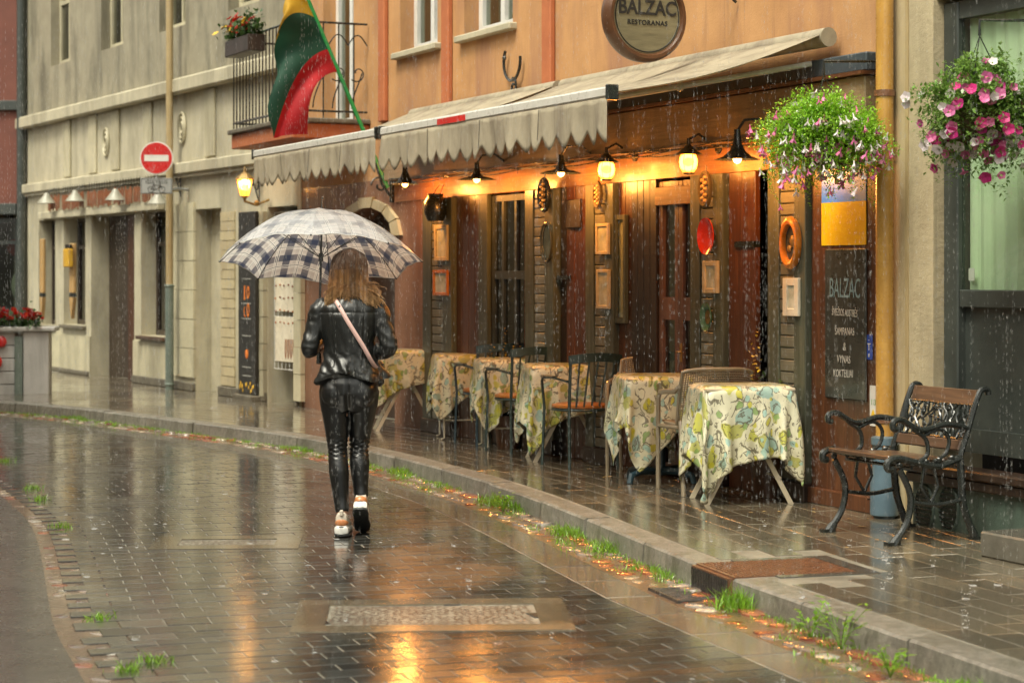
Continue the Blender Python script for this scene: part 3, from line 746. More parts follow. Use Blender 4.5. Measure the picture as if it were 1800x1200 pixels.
# ================================================================ pale pilaster and window of the house next door (right edge)
NB = thing('neighbour_building', 'ochre plastered house front with tall grey framed shop window behind the bench', 'building', FA.P(0), FA.rot)
sA, sB = FA.S(1652), FA.S(1572)
b = MB(); b.box(FA.S(1603), sB, -.3, .02, KZ, 8.4); b.build('pilaster', 'plaster_smooth', NB, False)
b = MB(); b.box(sA, FA.S(1603)-.004, -.3, .045, KZ, 8.4); b.build('wall', 'plaster_rough', NB, False)
b = MB(); b.box(FA.S(1609), FA.S(1603)-.0045, .0, .052, KZ, 8.4); b.build('edge_bead', 'pipe_tan', NB, False)
s2 = sA-2.9
b = MB(); b.box(s2, sA, -.3, .02, 3.1, 8.4); b.box(s2-2, s2, -.3, .03, KZ, 8.4); b.build('wall', 'plaster_smooth', NB, False)
b = MB(); b.box(s2-2, sA, -4, -3.8, 0, 8.4); b.box(s2-2, sA, -3.8, -.31, 3.2, 3.3); b.build('rear_wall', 'interior_dark', NB, False)
b = MB(); b.box(s2-2.1, sB+.1, -4, .25, 8.4, 8.6); b.build('roof', 'roof_metal', NB, False)
wx0, wx1 = s2+.02, sA-.005
zm = FA.Z(1700, 525); 
b = MB(); b.box(wx1-.13, wx1, -.12, -.02, .55, 3.08, ch=.008); b.box(wx0, wx1-.13, -.12, -.03, zm-.05, zm+.05, ch=.006); b.box(wx0, wx1-.13, -.12, -.03, .55, .68); b.box(wx0, wx1-.13, -.12, -.03, 2.98, 3.08); b.box(wx0+.9, wx0+1.0, -.12, -.035, .68, 2.98); b.box(wx1-.75, wx1-.70, -.10, -.04, zm+.05, 2.98)
wn_ = b.build('window', 'frame_dark', NB, False)
MB().box(wx0, wx1-.13, -.06, -.05, zm+.05, 2.98).build('pane', 'clear_glass', wn_, False)
MB().box(wx0, wx1-.13, -.09, -.075, .68, zm-.05).build('lower_panel', 'frame_dark', wn_, False)
b = MB()
for i in range(60):
    x = wx1-.14-.022*i; y0 = -.10+.008*sin(i*1.3); y1 = -.10+.008*sin((i+1)*1.3)
    b.add([(x, y0, zm), (x-.022, y1, zm), (x-.022, y1, 2.98), (x, y0, 2.98)], [(0, 1, 2, 3)])
b.build('curtain', 'curtain_green', wn_)
MB().box(wx1-.22, wx1-.17, -.069, -.066, zm+.1, zm+.17).build('sticker', 'paint_white', wn_, False)
# sill ledge, green base with round vents, stone block
zl = FA.Z(1700, 826, .14)
b = MB(); b.box(wx0-.5, wx1+.16, -.02, .16, zl-.05, zl, ch=.01); b.box(wx0-.5, wx1+.14, -.02, .14, zl-.11, zl-.053, ch=.008); b.build('sill', 'wood_dark', NB, False)
b = MB(); b.box(wx0-.5, wx1+.12, -.3, .10, KZ, zl-.112); b.build('base', 'green_wall', NB, False)
for px in (1625, 1668):
    xx = FA.S(px, .1); zz = FA.Z(px, 893, .1)
    b = MB(); b.torus(.085, .009, 28, 6, T(xx, .103, zz), sx=1.0, sz=1.5)
    v_ = b.build('vent', 'green_wall', NB)
    for i in range(9):
        dz = (i-4)*.026; hw = .078*sqrt(max(0, 1-(dz/.125)**2)); MB().box(xx-hw, xx+hw, .101, .116, zz+dz-.004, zz+dz+.004).build('louvre', 'iron_black', v_, False)
MB().box(FA.S(1722, .6)-1.6, FA.S(1722, .6), .105, .60, KZ, KZ+.13, ch=.01).build('doorstep', 'slab_border', NB, False)

# ================================================================ pale house on the bend
HB = thing('bend_house', 'pale beige plastered house with dark doorways where the street bends left', 'building', FB.P(0), FB.rot)
def sb(px, t=0): return FB.S(px, t)
def zb(px, py, t=0): return FB.Z(px, py, t)
zL = zb(300, 352); zS = zb(300, 300)
x_end = sb(62)
doors = [(sb(523), sb(471), KZ, zb(500, 362)), (sb(451), sb(447)+.0001, KZ, KZ+.0001)]
kiosk = (sb(523), sb(471)); rec = (sb(389), sb(344)); win1 = (sb(292), sb(248)); dr = (sb(236), sb(160)); win2 = (sb(150), sb(112)); win3 = (sb(97), sb(68))
holes = [(kiosk[0], kiosk[1], -.05, zb(500, 362)), (rec[0], rec[1], -.05, zb(360, 367)), (win1[0], win1[1], zb(260, 590), zL-.12), (dr[0], dr[1], -.05, zL-.12), (win2[0], win2[1], zb(140, 572), zL-.12), (win3[0], win3[1], zb(88, 572), zL-.12)]
holes += [(x, x+.95, 4.6, 6.2) for x in (1.2, 3.6, 6.0, 8.4)]
zC = zb(300, 158)
b = MB(); wall_with_holes(b, 0.02, x_end+1.5, -.05, zC, -.5, 0, [h for h in holes if h[3] < zC]); b.build('wall', 'stone_pale', HB, False)
b = MB(); wall_with_holes(b, 0.02, x_end+1.5, zC+.001, 7.6, -.5, 0, [h for h in holes if h[2] > zC]); b.build('upper_wall', 'stone_upper', HB, False)
b = MB(); b.box(-.1, x_end+1.6, -5, .3, 7.6, 7.8); b.build('roof', 'roof_metal', HB, False)
b = MB(); b.box(0, x_end+1.5, -5, -4.9, 0, 7.6); b.box(0, x_end+1.5, -4.9, -.5, 3.0, 3.1); b.build('rear_wall', 'interior_dark', HB, False)
for (x0, x1, z0, z1) in holes[2:]:
    if z0 > 4:
        f_ = framed('window', x0, x1, -.2, -.13, z0, z1, .07, [(5.5, 5.56)], 'stone_beige', mull=((x0+x1)/2,))
        f_.parent = HB
for q in list(RB.children):
    pass
# string courses and cornice
b = MB(); b.box(.02, x_end+1.5, 0, .10, zS-.07, zS+.07, ch=.015); b.box(.02, x_end+1.5, 0, .06, zS-.11, zS-.073); b.build('string_course', 'stone_pale', HB, False)
zC = zb(300, 158)
b = MB(); b.box(.02, x_end+1.5, 0, .14, zC-.09, zC+.09, ch=.02); b.build('cornice', 'stone_pale', HB, False)
for px in (372, 262, 205, 165, 120): x = sb(px); MB().box(x-.16, x+.16, 0, .035, zS+.1, zC-.1, ch=.01).build('wall_panel', 'stone_beige', HB, False)
# carved oval rosettes between the courses
for px in (322, 188):
    x = sb(px); z = (zS+zC)/2
    b = MB()
    for q in (.16, .11, .06): b.torus(q, .014, 24, 6, T(x, .02, z), sx=.8, sz=1.15)
    b.build('rosette', 'stone_beige', HB)
# coursed facing blocks left and right of the recess (joints recessed)
def blocks(px0, px1, z0, z1, n, mat, hb, t=.03, stag=False, name='facing_block', rnd_=.25):
    x0, x1 = sb(px1), sb(px0); h = (z1-z0)/n
    for i in range(n):
        cols = hb if not (stag and i % 2) else [0]+[(hb[k]+hb[k+1])/2 for k in range(len(hb)-1)]+[1]
        for k in range(len(cols)-1):
            MB().box(x0+(x1-x0)*cols[k]+.004, x0+(x1-x0)*cols[k+1]-.004, .001, t+rnd.uniform(0, .006), z0+h*i+.004, z0+h*(i+1)-.004, ch=.006).build(name, mat, HB, False)
blocks(344, 309, KZ+.16, zL-.05, 6, 'stone_beige', [0, 1])
blocks(414, 390, KZ+.12, zb(400, 372), 18, 'tile_ochre', [0, .5, 1], .015, True, 'facing_tile')
blocks(470, 450, KZ+.06, zb(460, 372), 7, 'stone_beige', [0, 1], .05)
blocks(536, 524, KZ+.06, zb(530, 372), 7, 'stone_beige', [0, 1], .05)
# dirty plinth and low courses
for x0, x1 in ((sb(300), dr[0]), (dr[1], x_end)): MB().box(x0, x1, 0, .02, KZ, KZ+.55).build('plinth', 'stone_beige', HB, False)
for (x0, x1, h) in ((.05, kiosk[0], .055), (kiosk[1]+.01, rec[0], .11), (rec[1], dr[0]-.02, .10), (dr[1]+.02, x_end, .06)):
    MB().box(x0, x1, 0, .05, KZ, KZ+h, ch=.01).build('plinth_foot', 'stone_dirty', HB, False)
MB().box(rec[0], rec[1], -.30, -.2, KZ, zb(360, 367)).build('recess_back', 'stone_pale', HB, False)
# door and windows in the deep pale reveals
MB().box(dr[0], dr[1], -.32, -.26, KZ, zL-.12).build('door', 'wood_dark', HB, False)
MB().box(dr[0]+.05, dr[0]+(dr[1]-dr[0])*.30, -.26, -.10, KZ, zL-.14, ch=.01).build('door_leaf', 'wood_brown', HB, False)
for (x0, x1) in (win1, win2, win3):
    z0 = [h for h in holes if h[0] == x0][0][2]; z1 = zL-.12
    f_ = framed('window', x0, x1, -.26, -.20, z0, z1, .06, [(1.9, 1.95)], 'wood_dark')
    f_.parent = HB
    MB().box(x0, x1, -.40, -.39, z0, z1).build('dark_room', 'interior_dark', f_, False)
    MB().box(x0-.05, x1+.03, -.26, .07, z0-.05, z0-.001, ch=.008).build('sill', 'stone_dirty' if x0 != win1[0] else 'bench_wood', f_, False)
MB().box(win1[0], win1[0]+.05, -.20, -.02, holes[2][2], zL-.12).build('shutter', 'wood_red', HB, False)
# shelf board over the doors with a hanging row of small orange tiles
MB().box(sb(290), sb(78), 0, .10, zL-.115, zL-.01, ch=.01).build('lintel_board', 'stone_pale', HB, False)
# shallow corner brace scrolls on the wall
def scroll(name, mat, pts, r, parent, loc, rot=(0, 0, 0)):
    return MB().tube(pts, r, 6).build(name, mat, parent, loc=loc)
def spiral(cx, cz, r0, r1, a0, a1, n=18, y=0.0):
    return [(cx+(r0+(r1-r0)*i/n)*cos(a0+(a1-a0)*i/n), y, cz+(r0+(r1-r0)*i/n)*sin(a0+(a1-a0)*i/n)) for i in range(n+1)]

# ================================================================ red house at the far left
p0 = G(70, 652, KZ); 
FC = Frame((-7.35, 30.6), (-.96, .10))
RH = thing('red_house', 'dull red house with dark shopfront at the far left end of the street', 'building', FC.P(0), FC.rot)
b = MB(); b.box(-.3, 4.5, -3, 0, 2.55, 7.5); b.box(-.3, .25, -3, 0, 0, 2.55); b.build('wall', 'plaster_red', RH, False)
b = MB(); b.box(-.4, 4.6, -3, .2, 7.5, 7.7); b.build('roof', 'roof_metal', RH, False)
b = MB(); b.box(.25, 4.5, -.05, .08, 2.45, 2.62, ch=.01); b.box(-.3, 4.5, -.0, .07, 4.05, 4.2, ch=.01); b.build('string_course', 'frame_dark', RH, False)
f_ = framed('shop_window', .3, 1.6, -.3, -.2, .4, 2.4, .07, [(2.0, 2.05)], 'frame_dark'); f_.parent = RH
MB().box(.25, 4.5, -.6, -.55, 0, 2.5).build('dark_room', 'interior_dark', f_, False)
MB().ball((.45, -.45, 1.95), .14, 10, 6).build('red_display', 'paint_red', f_)
MB().ball((.42, -.45, 1.35), .13, 10, 6, sq=(.8, .5, 1.7)).build('pink_display', 'curtain_reflection_white', f_)
MB().box(1.6, 4.5, -.3, -.2, 0, 2.45).build('shutter', 'wood_dark', RH, False)
MB().tube([(.16, .09, 0.02), (.16, .09, 7.3)], .075, 12).build('drainpipe', 'frame_dark', RH)

# ================================================================ house across the street, outside the frame: what the wet glass and paving see
FD = Frame((-4.6, -4), (-.13, 1.0))
OH = thing('opposite_house', 'long ochre town house across the street from the restaurant', 'building', FD.P(0), FD.rot)
ww = [(1.2+2.4*i, 2.2+2.4*i, z0, z0+1.6) for i in range(11) for z0 in (.95, 4.3)]
b = MB(); wall_with_holes(b, 0, 28, 0, 6.6, .0, .4, ww); b.build('wall', 'opposite_wall', OH, False)
b = MB(); b.box(0, 28, 0, 4, 6.6, 6.8); b.build('roof', 'roof_metal', OH, False)
for (x0, x1, z0, z1) in ww:
    f_ = framed('window', x0, x1, .15, .22, z0, z1, .07, [(z0+1.1, z0+1.15)], 'paint_white', 'window_glass', OH, ((x0+x1)/2,))
    MB().box(x0, x1, .38, .39, z0, z1).build('dark_room', 'interior_dark', f_, False)
# ================================================================ awnings
def awning(s0, s1, label, red=None):
    A = thing('awning', label, 'awning', FA.P(s0), FA.rot, 'beige awnings over the cafe tables'); w = s1-s0
    zw, zf, tw, tf = 3.0, 2.60, .16, 1.58
    b = MB(); nx, ny = 60, 16
    for i in range(nx+1):
        for j in range(ny+1):
            u, v = i/nx, j/ny; z = zw+(zf-zw)*v-.05*sin(pi*v)*(1+.25*sin(u*w*9))+.012*noise.noise(Vector((u*w*3+s0, v*2, 1)))
            b.v.append((u*w, tw+(tf-tw)*v, z))
    for i in range(nx):
        for j in range(ny): q = i*(ny+1)+j; b.f.append((q, q+1, q+ny+2, q+ny+1))
    o = b.build('canvas', 'canvas_beige', A); o.modifiers.new('thick', 'SOLIDIFY').thickness = .003
    b = MB(); nx = int(w*110); ny = 7; per = .185
    for i in range(nx+1):
        x = w*i/nx; ph = (x/per) % 1.0; hem = .265-.075*(.5-.5*cos(2*pi*ph))**.75+.012*noise.noise(Vector((x*2.2, s0, 5)))
        for j in range(ny+1):
            v = j/ny; rip = (.018*sin(x*11+noise.noise(Vector((x*1.7, 0, s0)))*4)+.008*sin(x*34))*v
            b.v.append((x, tf+.045+rip, zf-.035-hem*v))
    for i in range(nx):
        for j in range(ny): q = i*(ny+1)+j; b.f.append((q, q+1, q+ny+2, q+ny+1))
    o = b.build('valance', 'canvas_beige', A); o.modifiers.new('thick', 'SOLIDIFY').thickness = .002
    b = MB(); ns = int(w/.9)
    for q in range(1, ns+1):
        x = w*q/(ns+1); b.tube([(x, tf+.049+(.018*sin(x*11+noise.noise(Vector((x*1.7, 0, s0)))*4)+.008*sin(x*34))*v, zf-.04-.19*v) for v in (0, .5, 1)], .0022, 4)
    stuff(b.build('valance_seams', 'stone_dirty', A))
    MB().box(-.02, w+.02, tf-.01, tf+.05, zf-.035, zf+.03, ch=.012).build('front_bar', 'metal_white', A, False)
    for x in (-.03, w+.005): MB().box(x, x+.025, tf-.02, tf+.06, zf-.05, zf+.04, ch=.006).build('end_cap', 'iron_black', A, False)
    if red: MB().box(red[0], red[1], tf+.0505, tf+.053, zf-.028, zf+.012).build('red_strip', 'paint_red', A, False)
    MB().tube([(-.01, .10, 2.99), (w+.01, .10, 2.99)], .06, 12).build('roller', 'canvas_beige', A)
    for x in (.15, w-.15):
        b = MB(); d = .35 if x < w/2 else -.35
        b.tube([(x, .12, 2.84), (x+d, .85, 2.70), (x, 1.55, 2.57)], .018, 8); b.ball((x+d, .85, 2.70), .03, 8, 5)
        b.build('folding_arm', 'metal_white', A)
    return A
awning(0.0, 3.58, 'larger beige scalloped awning over the nearer cafe tables, with a red strip on its bar', (2.02-.0, 2.50))
awning(3.70, 6.66, 'smaller beige scalloped awning beyond, behind the umbrella')

# ================================================================ balcony
BS0, BS1, BT, BZ0, BZ1 = 8.05, 10.05, .79, 2.85, 3.05
BA = thing('balcony', 'wrought iron balcony with orange slab edge above the far awning', 'balcony', FA.P(BS0), FA.rot); bw = BS1-BS0
MB().box(0, bw, 0.001, BT, BZ0, BZ1-.05, ch=.01).build('slab', 'plaster_orange', BA, False)
MB().box(-.03, bw+.03, .001, BT+.04, BZ1-.048, BZ1, ch=.01).build('coping', 'stone_dirty', BA, False)
b = MB(); 
for z in (BZ1+.07, BZ1+.93): b.tube([(0.02, .02, z), (0.02, BT-.02, z), (bw-.02, BT-.02, z), (bw-.02, .02, z)], .012, 6)
b.build('rail', 'iron_black', BA)
bar = MB().tube([(0, 0, BZ1), (0, 0, BZ1+.93)], .0075, 6).mesh('baluster', 'iron_black')
for i in range(19): link(bar, 'baluster', BA, (.02+(bw-.04)*i/18, BT-.02, 0))
for i in range(1, 5): link(bar, 'baluster', BA, (.02, BT*i/5, 0))
for k in range(3):
    y = .12+.2*k; b = MB()
    b.tube([(.02, y+p[0], BZ1+.45+p[2]) for p in spiral(0, 0, .02, .09, 0, 5.5, 22)], .007, 5)
    b.tube([(.02, y+.06*cos(t*.35), BZ1+.1+.05*t) for t in range(8)], .007, 5)
    b.tube([(.02, y-.1+.02*t, BZ1+.72+.10*sin(t*.32)) for t in range(11)], .007, 5)
    stuff(b.build('scrollwork', 'iron_black', BA))
# flowers on the balcony rail
def leafquad(b, p, d, l, w, up=Vector((0, 0, 1))):
    d = d.normalized(); s = d.cross(up); s = s.normalized() if s.length > .01 else Vector((1, 0, 0)); n_ = s.cross(d)
    q = [p, p+d*l*.45+s*w+n_*w*.3, p+d*l, p+d*l*.45-s*w+n_*w*.3]
    b.add(q, [(0, 1, 2, 3)])
BFB = thing('balcony_flower_box', 'flower box of red and yellow blooms on the balcony rail', 'flower box', FA.P(BS0+1.25, BT-.02, BZ1+.72), FA.rot)
MB().box(-.4, .4, .02, .2, 0, .17, ch=.01).build('box', 'wood_dark', BFB, False)
b = MB(); r = random.Random(3)
for _ in range(700):
    p = Vector((r.uniform(-.42, .42), .11+r.gauss(0, .06), .17+abs(r.gauss(0, .09)))); leafquad(b, p, Vector((r.gauss(0, 1), r.gauss(0, 1), r.gauss(.3, 1))), .06, .018)
stuff(b.build('foliage', 'leaf_dark', BFB))
bl = {}
for m_ in ('petal_red', 'petal_yellow'):
    b = MB()
    for k in range(6):
        leafquad(b, Vector((0, 0, 0)), Vector((cos(k*pi/3), sin(k*pi/3), .25)), .035, .014)
    bl[m_] = b.mesh('bloom', m_, False)
for k in range(34):
    m_ = 'petal_red' if k % 3 else 'petal_yellow'
    link(bl[m_], 'bloom', BFB, (r.uniform(-.4, .4), .13+abs(r.gauss(0, .08)), .22+abs(r.gauss(0, .08))), (r.uniform(-1.2, 0), r.uniform(-.5, .5), 0), (1.3,)*3)

# ================================================================ flag on a slanting pole
def at(px, py, y): return Vector(((px-900)/F*y, y, CAMZ-(py-480)/F*y))
FP = thing('flagpole', 'green flagpole leaning out from a black scroll bracket on the brown wall', 'flagpole', (0, 0, 0))
pb = FA.P(7.42, .06, 2.36); pt = FA.P(7.42, .86, 4.10)
FP.location = pb
MB().tube([Vector((0, 0, 0)), pt-pb], .02, 10).build('pole', 'paint_green', FP)
b = MB(); u3 = Vector((FA.n[0], FA.n[1], 0))
b.tube([tuple(-u3*.04+Vector((0, 0, -.14))), tuple(-u3*.04+Vector((0, 0, .12)))], .022, 8)
b.tube([tuple(u3*(.08+.09*cos(t*.55)*(1-t*.06))+Vector((0, 0, .02+.09*sin(t*.55)*(1-t*.06)))) for t in range(13)], .011, 6)
b.tube([tuple(-u3*.04+Vector((0, 0, -.1))), tuple(u3*.06+Vector((0, 0, 0.03))), tuple((pt-pb)*.18)], .013, 6)
b.build('bracket', 'iron_black', FP)
FL = thing('flag', 'wet yellow, green and red striped flag drooping beside the balcony', 'flag', pt)
def flagpos(u, v):
    h = pb+(pt-pb)*(.62+.36*(1-v))                  # hoist edge along the pole, v=0 near the tip
    path = {0: (520, -90, 500, -40, 497, 20), 1: (545, -30, 505, 20, 482, 120), 2: (568, 35, 515, 100, 474, 242), 3: (584, 88, 538, 130, 536, 236)}
    k = min(int(v*3), 2); f = v*3-k; A_, B_ = path[k], path[k+1]; c = [A_[i]*(1-f)+B_[i]*f for i in range(6)]
    Yp = 18.3+.05*sin(v*13+u*2)-.25*u*(1-u)
    P1 = at(c[2], c[3], Yp); P2 = at(c[4], c[5], Yp+.03*sin(v*9))
    q = h*(1-u)**2+P1*2*u*(1-u)+P2*u*u
    q.y += .07*sin(v*16+3*u)*min(1, u*2); q.x += .03*sin(v*21)*u
    return q-pt
nu, nv = 30, 36
for nm, mt_, v0, v1 in (('yellow_stripe', 'flag_yellow', 0, .22), ('green_stripe', 'flag_green', .22, 2/3), ('red_stripe', 'flag_red', 2/3, 1)):
    b = MB(); n2 = nv//3 if nm != 'red_stripe' else nv//3
    for i in range(nu+1):
        for j in range(n2+1): b.v.append(tuple(flagpos(i/nu, v0+(v1-v0)*j/n2)))
    for i in range(nu):
        for j in range(n2): q = i*(n2+1)+j; b.f.append((q, q+1, q+n2+2, q+n2+1))
    o = b.build(nm, mt_, FL, ang=80); 

# ================================================================ signs
# round hanging restaurant sign on a bracket
s_ = FA.S(1132, .72); zz = FA.Z(1132, 30, .72)
SG = thing('hanging_sign', 'round wooden restaurant sign with dark barrel rim hanging over the awning', 'sign', FA.P(s_, .72, zz), FA.rot+pi/2)
# local: x = towards street, -y = towards ... face the camera side
Rz = .285
b = MB(); b.disc(Rz*.90, -.045, .045, 48); b.build('face', 'sign_barrel', SG, False)
b = MB(); b.torus(Rz*.94, .032, 48, 10, fl=2.2); b.build('rim', 'barrel_rim', SG)
MB().torus(Rz*.82, .004, 48, 6, T(0, .046, 0)).build('ring_line', 'ink_black', SG)
lettering('BALZAC', .135, 'ink_black', SG, (0.0, .0475, .05), (radians(90), 0, pi), sx=.85, ext=.002, off=.0022)
lettering('RESTORANAS', .045, 'ink_black', SG, (0.0, .0475, -.045), (radians(90), 0, pi), ext=.002, off=.0006, spacing=1.1)
b = MB(); b.tube([(-.70, 0, Rz+.12), (.25, 0, Rz+.12)], .014, 8); b.tube([(-.1, 0, Rz+.12), (-.1, 0, Rz)], .007, 6); b.tube([(.12, 0, Rz+.12), (.12, 0, Rz-.02)], .007, 6)
b.tube([(-.70, 0, Rz-.15), (-.45, 0, Rz+.03), (-.2, 0, Rz+.11)], .01, 8); b.build('bracket', 'iron_black', SG)
# black iron scroll on the plaster
s_ = FA.S(900, .04)
WS = thing('wall_scroll', 'small black wrought iron crescent scroll on the peach wall', 'ornament', FA.P(s_, .04, FA.Z(900, 112, .04)), FA.rot)
b = MB(); b.tube(spiral(0, .02, .16, .16, pi*.95, pi*2.2, 26), .014, 6); b.tube(spiral(-.03, -.19, .06, .012, 1.4, 9.0, 34), .011, 6); b.ball((.15, -.0, .06), .02, 8, 5)
b.tube([(0, -.06, -.12), (0, 0, -.12)], .01, 6); b.build('iron', 'iron_black', WS)

# no entry sign with bicycle plate
Ys = 24.0; c = at(275, 278, Ys)
NE = thing('no_entry_sign', 'round red no entry sign above a white cycle exception plate by the drainpipe', 'road sign', c, radians(4))
b = MB(); b.disc(.20, 0, .012, 40); b.build('disc', 'paint_white', NE, False)
b = MB(); b.disc(.186, -.003, -.0005, 40); b.build('red_field', 'paint_red', NE, False)
b = MB(); b.box(-.145, .145, -.006, -.0035, -.038, .038); b.build('white_bar', 'paint_white', NE, False)
pz = -(341+313)/2*0 ; dz = at(275, 327, Ys).z-c.z
b = MB(); b.box(-.19, .19, 0, .01, dz-.095, dz+.095, ch=.003); pl = b.build('plate', 'sign_grey', NE, False)
b = MB()
for (x0, x1, z0, z1) in ((-.18, .18, .083, .088), (-.18, .18, -.088, -.083), (-.18, -.175, -.083, .083), (.175, .18, -.083, .083)): b.box(x0, x1, -.0025, -.0005, dz+z0, dz+z1)
b.build('plate_border', 'ink_black', pl, False)
lettering('IŠSKYRUS', .058, 'ink_black', pl, (0, -.002, dz+.045), (radians(90), 0, 0), ext=.001, spacing=1.1)
b = MB()
for x in (-.065, .065): b.torus(.036, .003, 20, 4, T(x, -.003, dz-.04))
for q in ([(-.065, -.04), (-.035, .01), (.045, .01), (.065, -.04)], [(-.035, .01), (0, -.04), (.045, .01)], [(-.065, -.04), (0, -.04)], [(.045, .01), (.05, .028), (.03, .03)], [(-.035, .01), (-.04, .022), (-.055, .022)], [(-.04, .022), (-.025, .022)]):
    b.tube([(x, -.003, dz+z) for x, z in q], .003, 4)
b.build('bicycle_symbol', 'ink_black', pl, False)
b = MB(); wl = FB.P(sb(328), .0, 0); wrel = NE.matrix_world
b.tube([(-.1, .02, dz-.01), (.15, .03, dz-.03), (.45, .45, dz-.03)], .018, 8); b.tube([(0, .025, dz-.1), (0, .025, .17)], .016, 8)
b.disc(.07, .44, .46, 20, T(.45, 0, dz-.03)); b.build('bracket', 'sign_grey', NE)

# flag poster, chalkboard, enamel plate, sticker strip
def on_wall(px, py, t=.04): s = FA.S(px, t); return s, FA.Z(px, py, t)
sx_, zt = on_wall(1482, 315); x0, x1 = FA.S(1521, .04), FA.S(1443, .04); z0 = FA.Z(1482, 431, .04); zm_ = FA.Z(1482, 355, .04)
PO = thing('flag_poster', 'blue over yellow poster taped above the chalkboard, below the fuchsia basket', 'poster', FA.P((x0+x1)/2, .031, z0), FA.rot)
hw = (x1-x0)/2
MB().box(-hw, hw, 0, .004, zm_-z0, zt-z0+.05).build('blue_half', 'poster_blue', PO, False)
MB().box(-hw, hw, 0, .005, 0, zm_-z0).build('yellow_half', 'poster_yellow', PO, False)
x0, x1 = FA.S(1521, .05), FA.S(1449, .05); z0 = FA.Z(1485, 702, .05); z1 = FA.Z(1485, 437, .05)
CB = thing('chalkboard', 'tall dark chalkboard menu on the brown timber by the yellow downpipe', 'chalkboard', FA.P((x0+x1)/2, .031, z0), FA.rot)
hw = (x1-x0)/2; H_ = z1-z0
MB().box(-hw, hw, 0, .018, 0, H_, ch=.012).build('board', 'chalkboard', CB, False)
def chalk(txt, size, py, mt='chalk_white', dx=0, sx=.75, sh=.05):
    z = H_*(702-py)/(702-437); lettering(txt, size, mt, CB, (dx, .0190, z), (radians(90), radians(rnd.uniform(-2, 2)), pi), sx=sx, ext=.0006, shear=sh)
chalk('BALZAC', .17, 508, 'chalk_blue', .0, .52)
chalk('ŠVIEŽIOS AUSTRĖS', .062, 550, sx=.52); chalk('ŠAMPANAS', .066, 583, sx=.62); chalk('&', .07, 610); chalk('VYNAS', .066, 632, dx=.01, sx=.7); chalk('KOKTEILIAI', .066, 657, dx=.015, sx=.62)
x_, z_ = on_wall(1527, 610)
BP = thing('enamel_plate', 'small blue enamel plate with white marks right of the chalkboard', 'plate sign', FA.P(x_, .032, z_), FA.rot)
MB().box(-.032, .032, 0, .006, -.075, .075, ch=.002).build('plate', 'enamel_blue', BP, False)
lettering('T', .06, 'paint_white', BP, (0, .0065, 0), ext=.0006); lettering('8', .032, 'paint_white', BP, (0, .0065, -.05), ext=.0006); lettering('„', .03, 'paint_white', BP, (0, .0065, .05), ext=.0006)
x_, z_ = on_wall(1534, 713)
ST = thing('notice_strip', 'white notice strip with green writing and yellow triangle by the pipe clamp', 'notice', FA.P(x_, .032, z_), FA.rot)
MB().box(-.035, .035, 0, .004, -.12, .12).build('strip', 'paint_white', ST, False)
lettering('113', .05, 'sticker_green', ST, (0, .0045, .02), ext=.0006, sx=.7)
b = MB(); b.prism([(-.03, -.075), (.03, -.075), (0, -.02)], .0042, .006); b.build('triangle', 'poster_yellow', ST, False)

# ================================================================ downpipes
def pipe(name, label, fr, px, t, r, z0, z1, m1, m2, zsplit, clamps=(), r2=None, extra=True):
    P = thing(name, label, 'drainpipe', fr.P(fr.S(px, t), t, 0), fr.rot)
    MB().tube([(0, 0, zsplit-.02), (0, 0, z1)], r, 20).build('pipe', m1, P)
    b = MB(); r2 = r2 or r*1.14
    b.tube([(0, 0, z0), (0, 0, zsplit)], r2, 20)
    for z in (z0+.05, zsplit-.03): b.lathe([(r2, z), (r2+.01, z+.008), (r2+.01, z+.022), (r2, z+.03)], 20)
    b.build('boot', m2, P)
    for z in clamps:
        b = MB(); b.lathe([(r+.001, z-.02), (r+.007, z-.018), (r+.007, z+.018), (r+.001, z+.02)], 20); b.box(-.012, .012, -t-.02, -r, z-.012, z+.012); b.box(r-.004, r+.03, -.006, .006, z-.015, z+.015)
        b.build('clamp', 'rust' if m1 == 'pipe_yellow' else m1, P)
    return P
YP = pipe('drainpipe', 'mustard yellow downpipe with blue cast foot beside the chalkboard', FA, 1555, .09, .052, KZ, 8, 'pipe_yellow', 'pipe_blue', FA.Z(1555, 812, .09), (FA.Z(1555, 737, .09), 2.6, 4.2), .06)
for z in (.22, .40):
    b = MB(); b.box(.03, .085, .02, .05, z, z+.025, ch=.004); b.tube([(.07, .03, z+.012), (.07, .08, z+.012)], .012, 6); b.build('bolt', 'rust', YP)
pipe('drainpipe', 'tan downpipe turning green then blue at its foot, under the no entry sign', FB, 298, .16, .045, KZ, 7.5, 'pipe_tan', 'pipe_green', FB.Z(298, 500, .16), (zL+.1,), .052)
b = MB(); b.lathe([(.055, KZ), (.085, KZ+.02), (.085, KZ+.2), (.072, KZ+.24), (.072, KZ+.42), (.08, KZ+.43), (.08, KZ+.47), (.053, KZ+.48)], 18)
P_ = [o for o in COL.objects if o.name == 'drainpipe.001'][0]; b.build('foot', 'pipe_blue', P_)

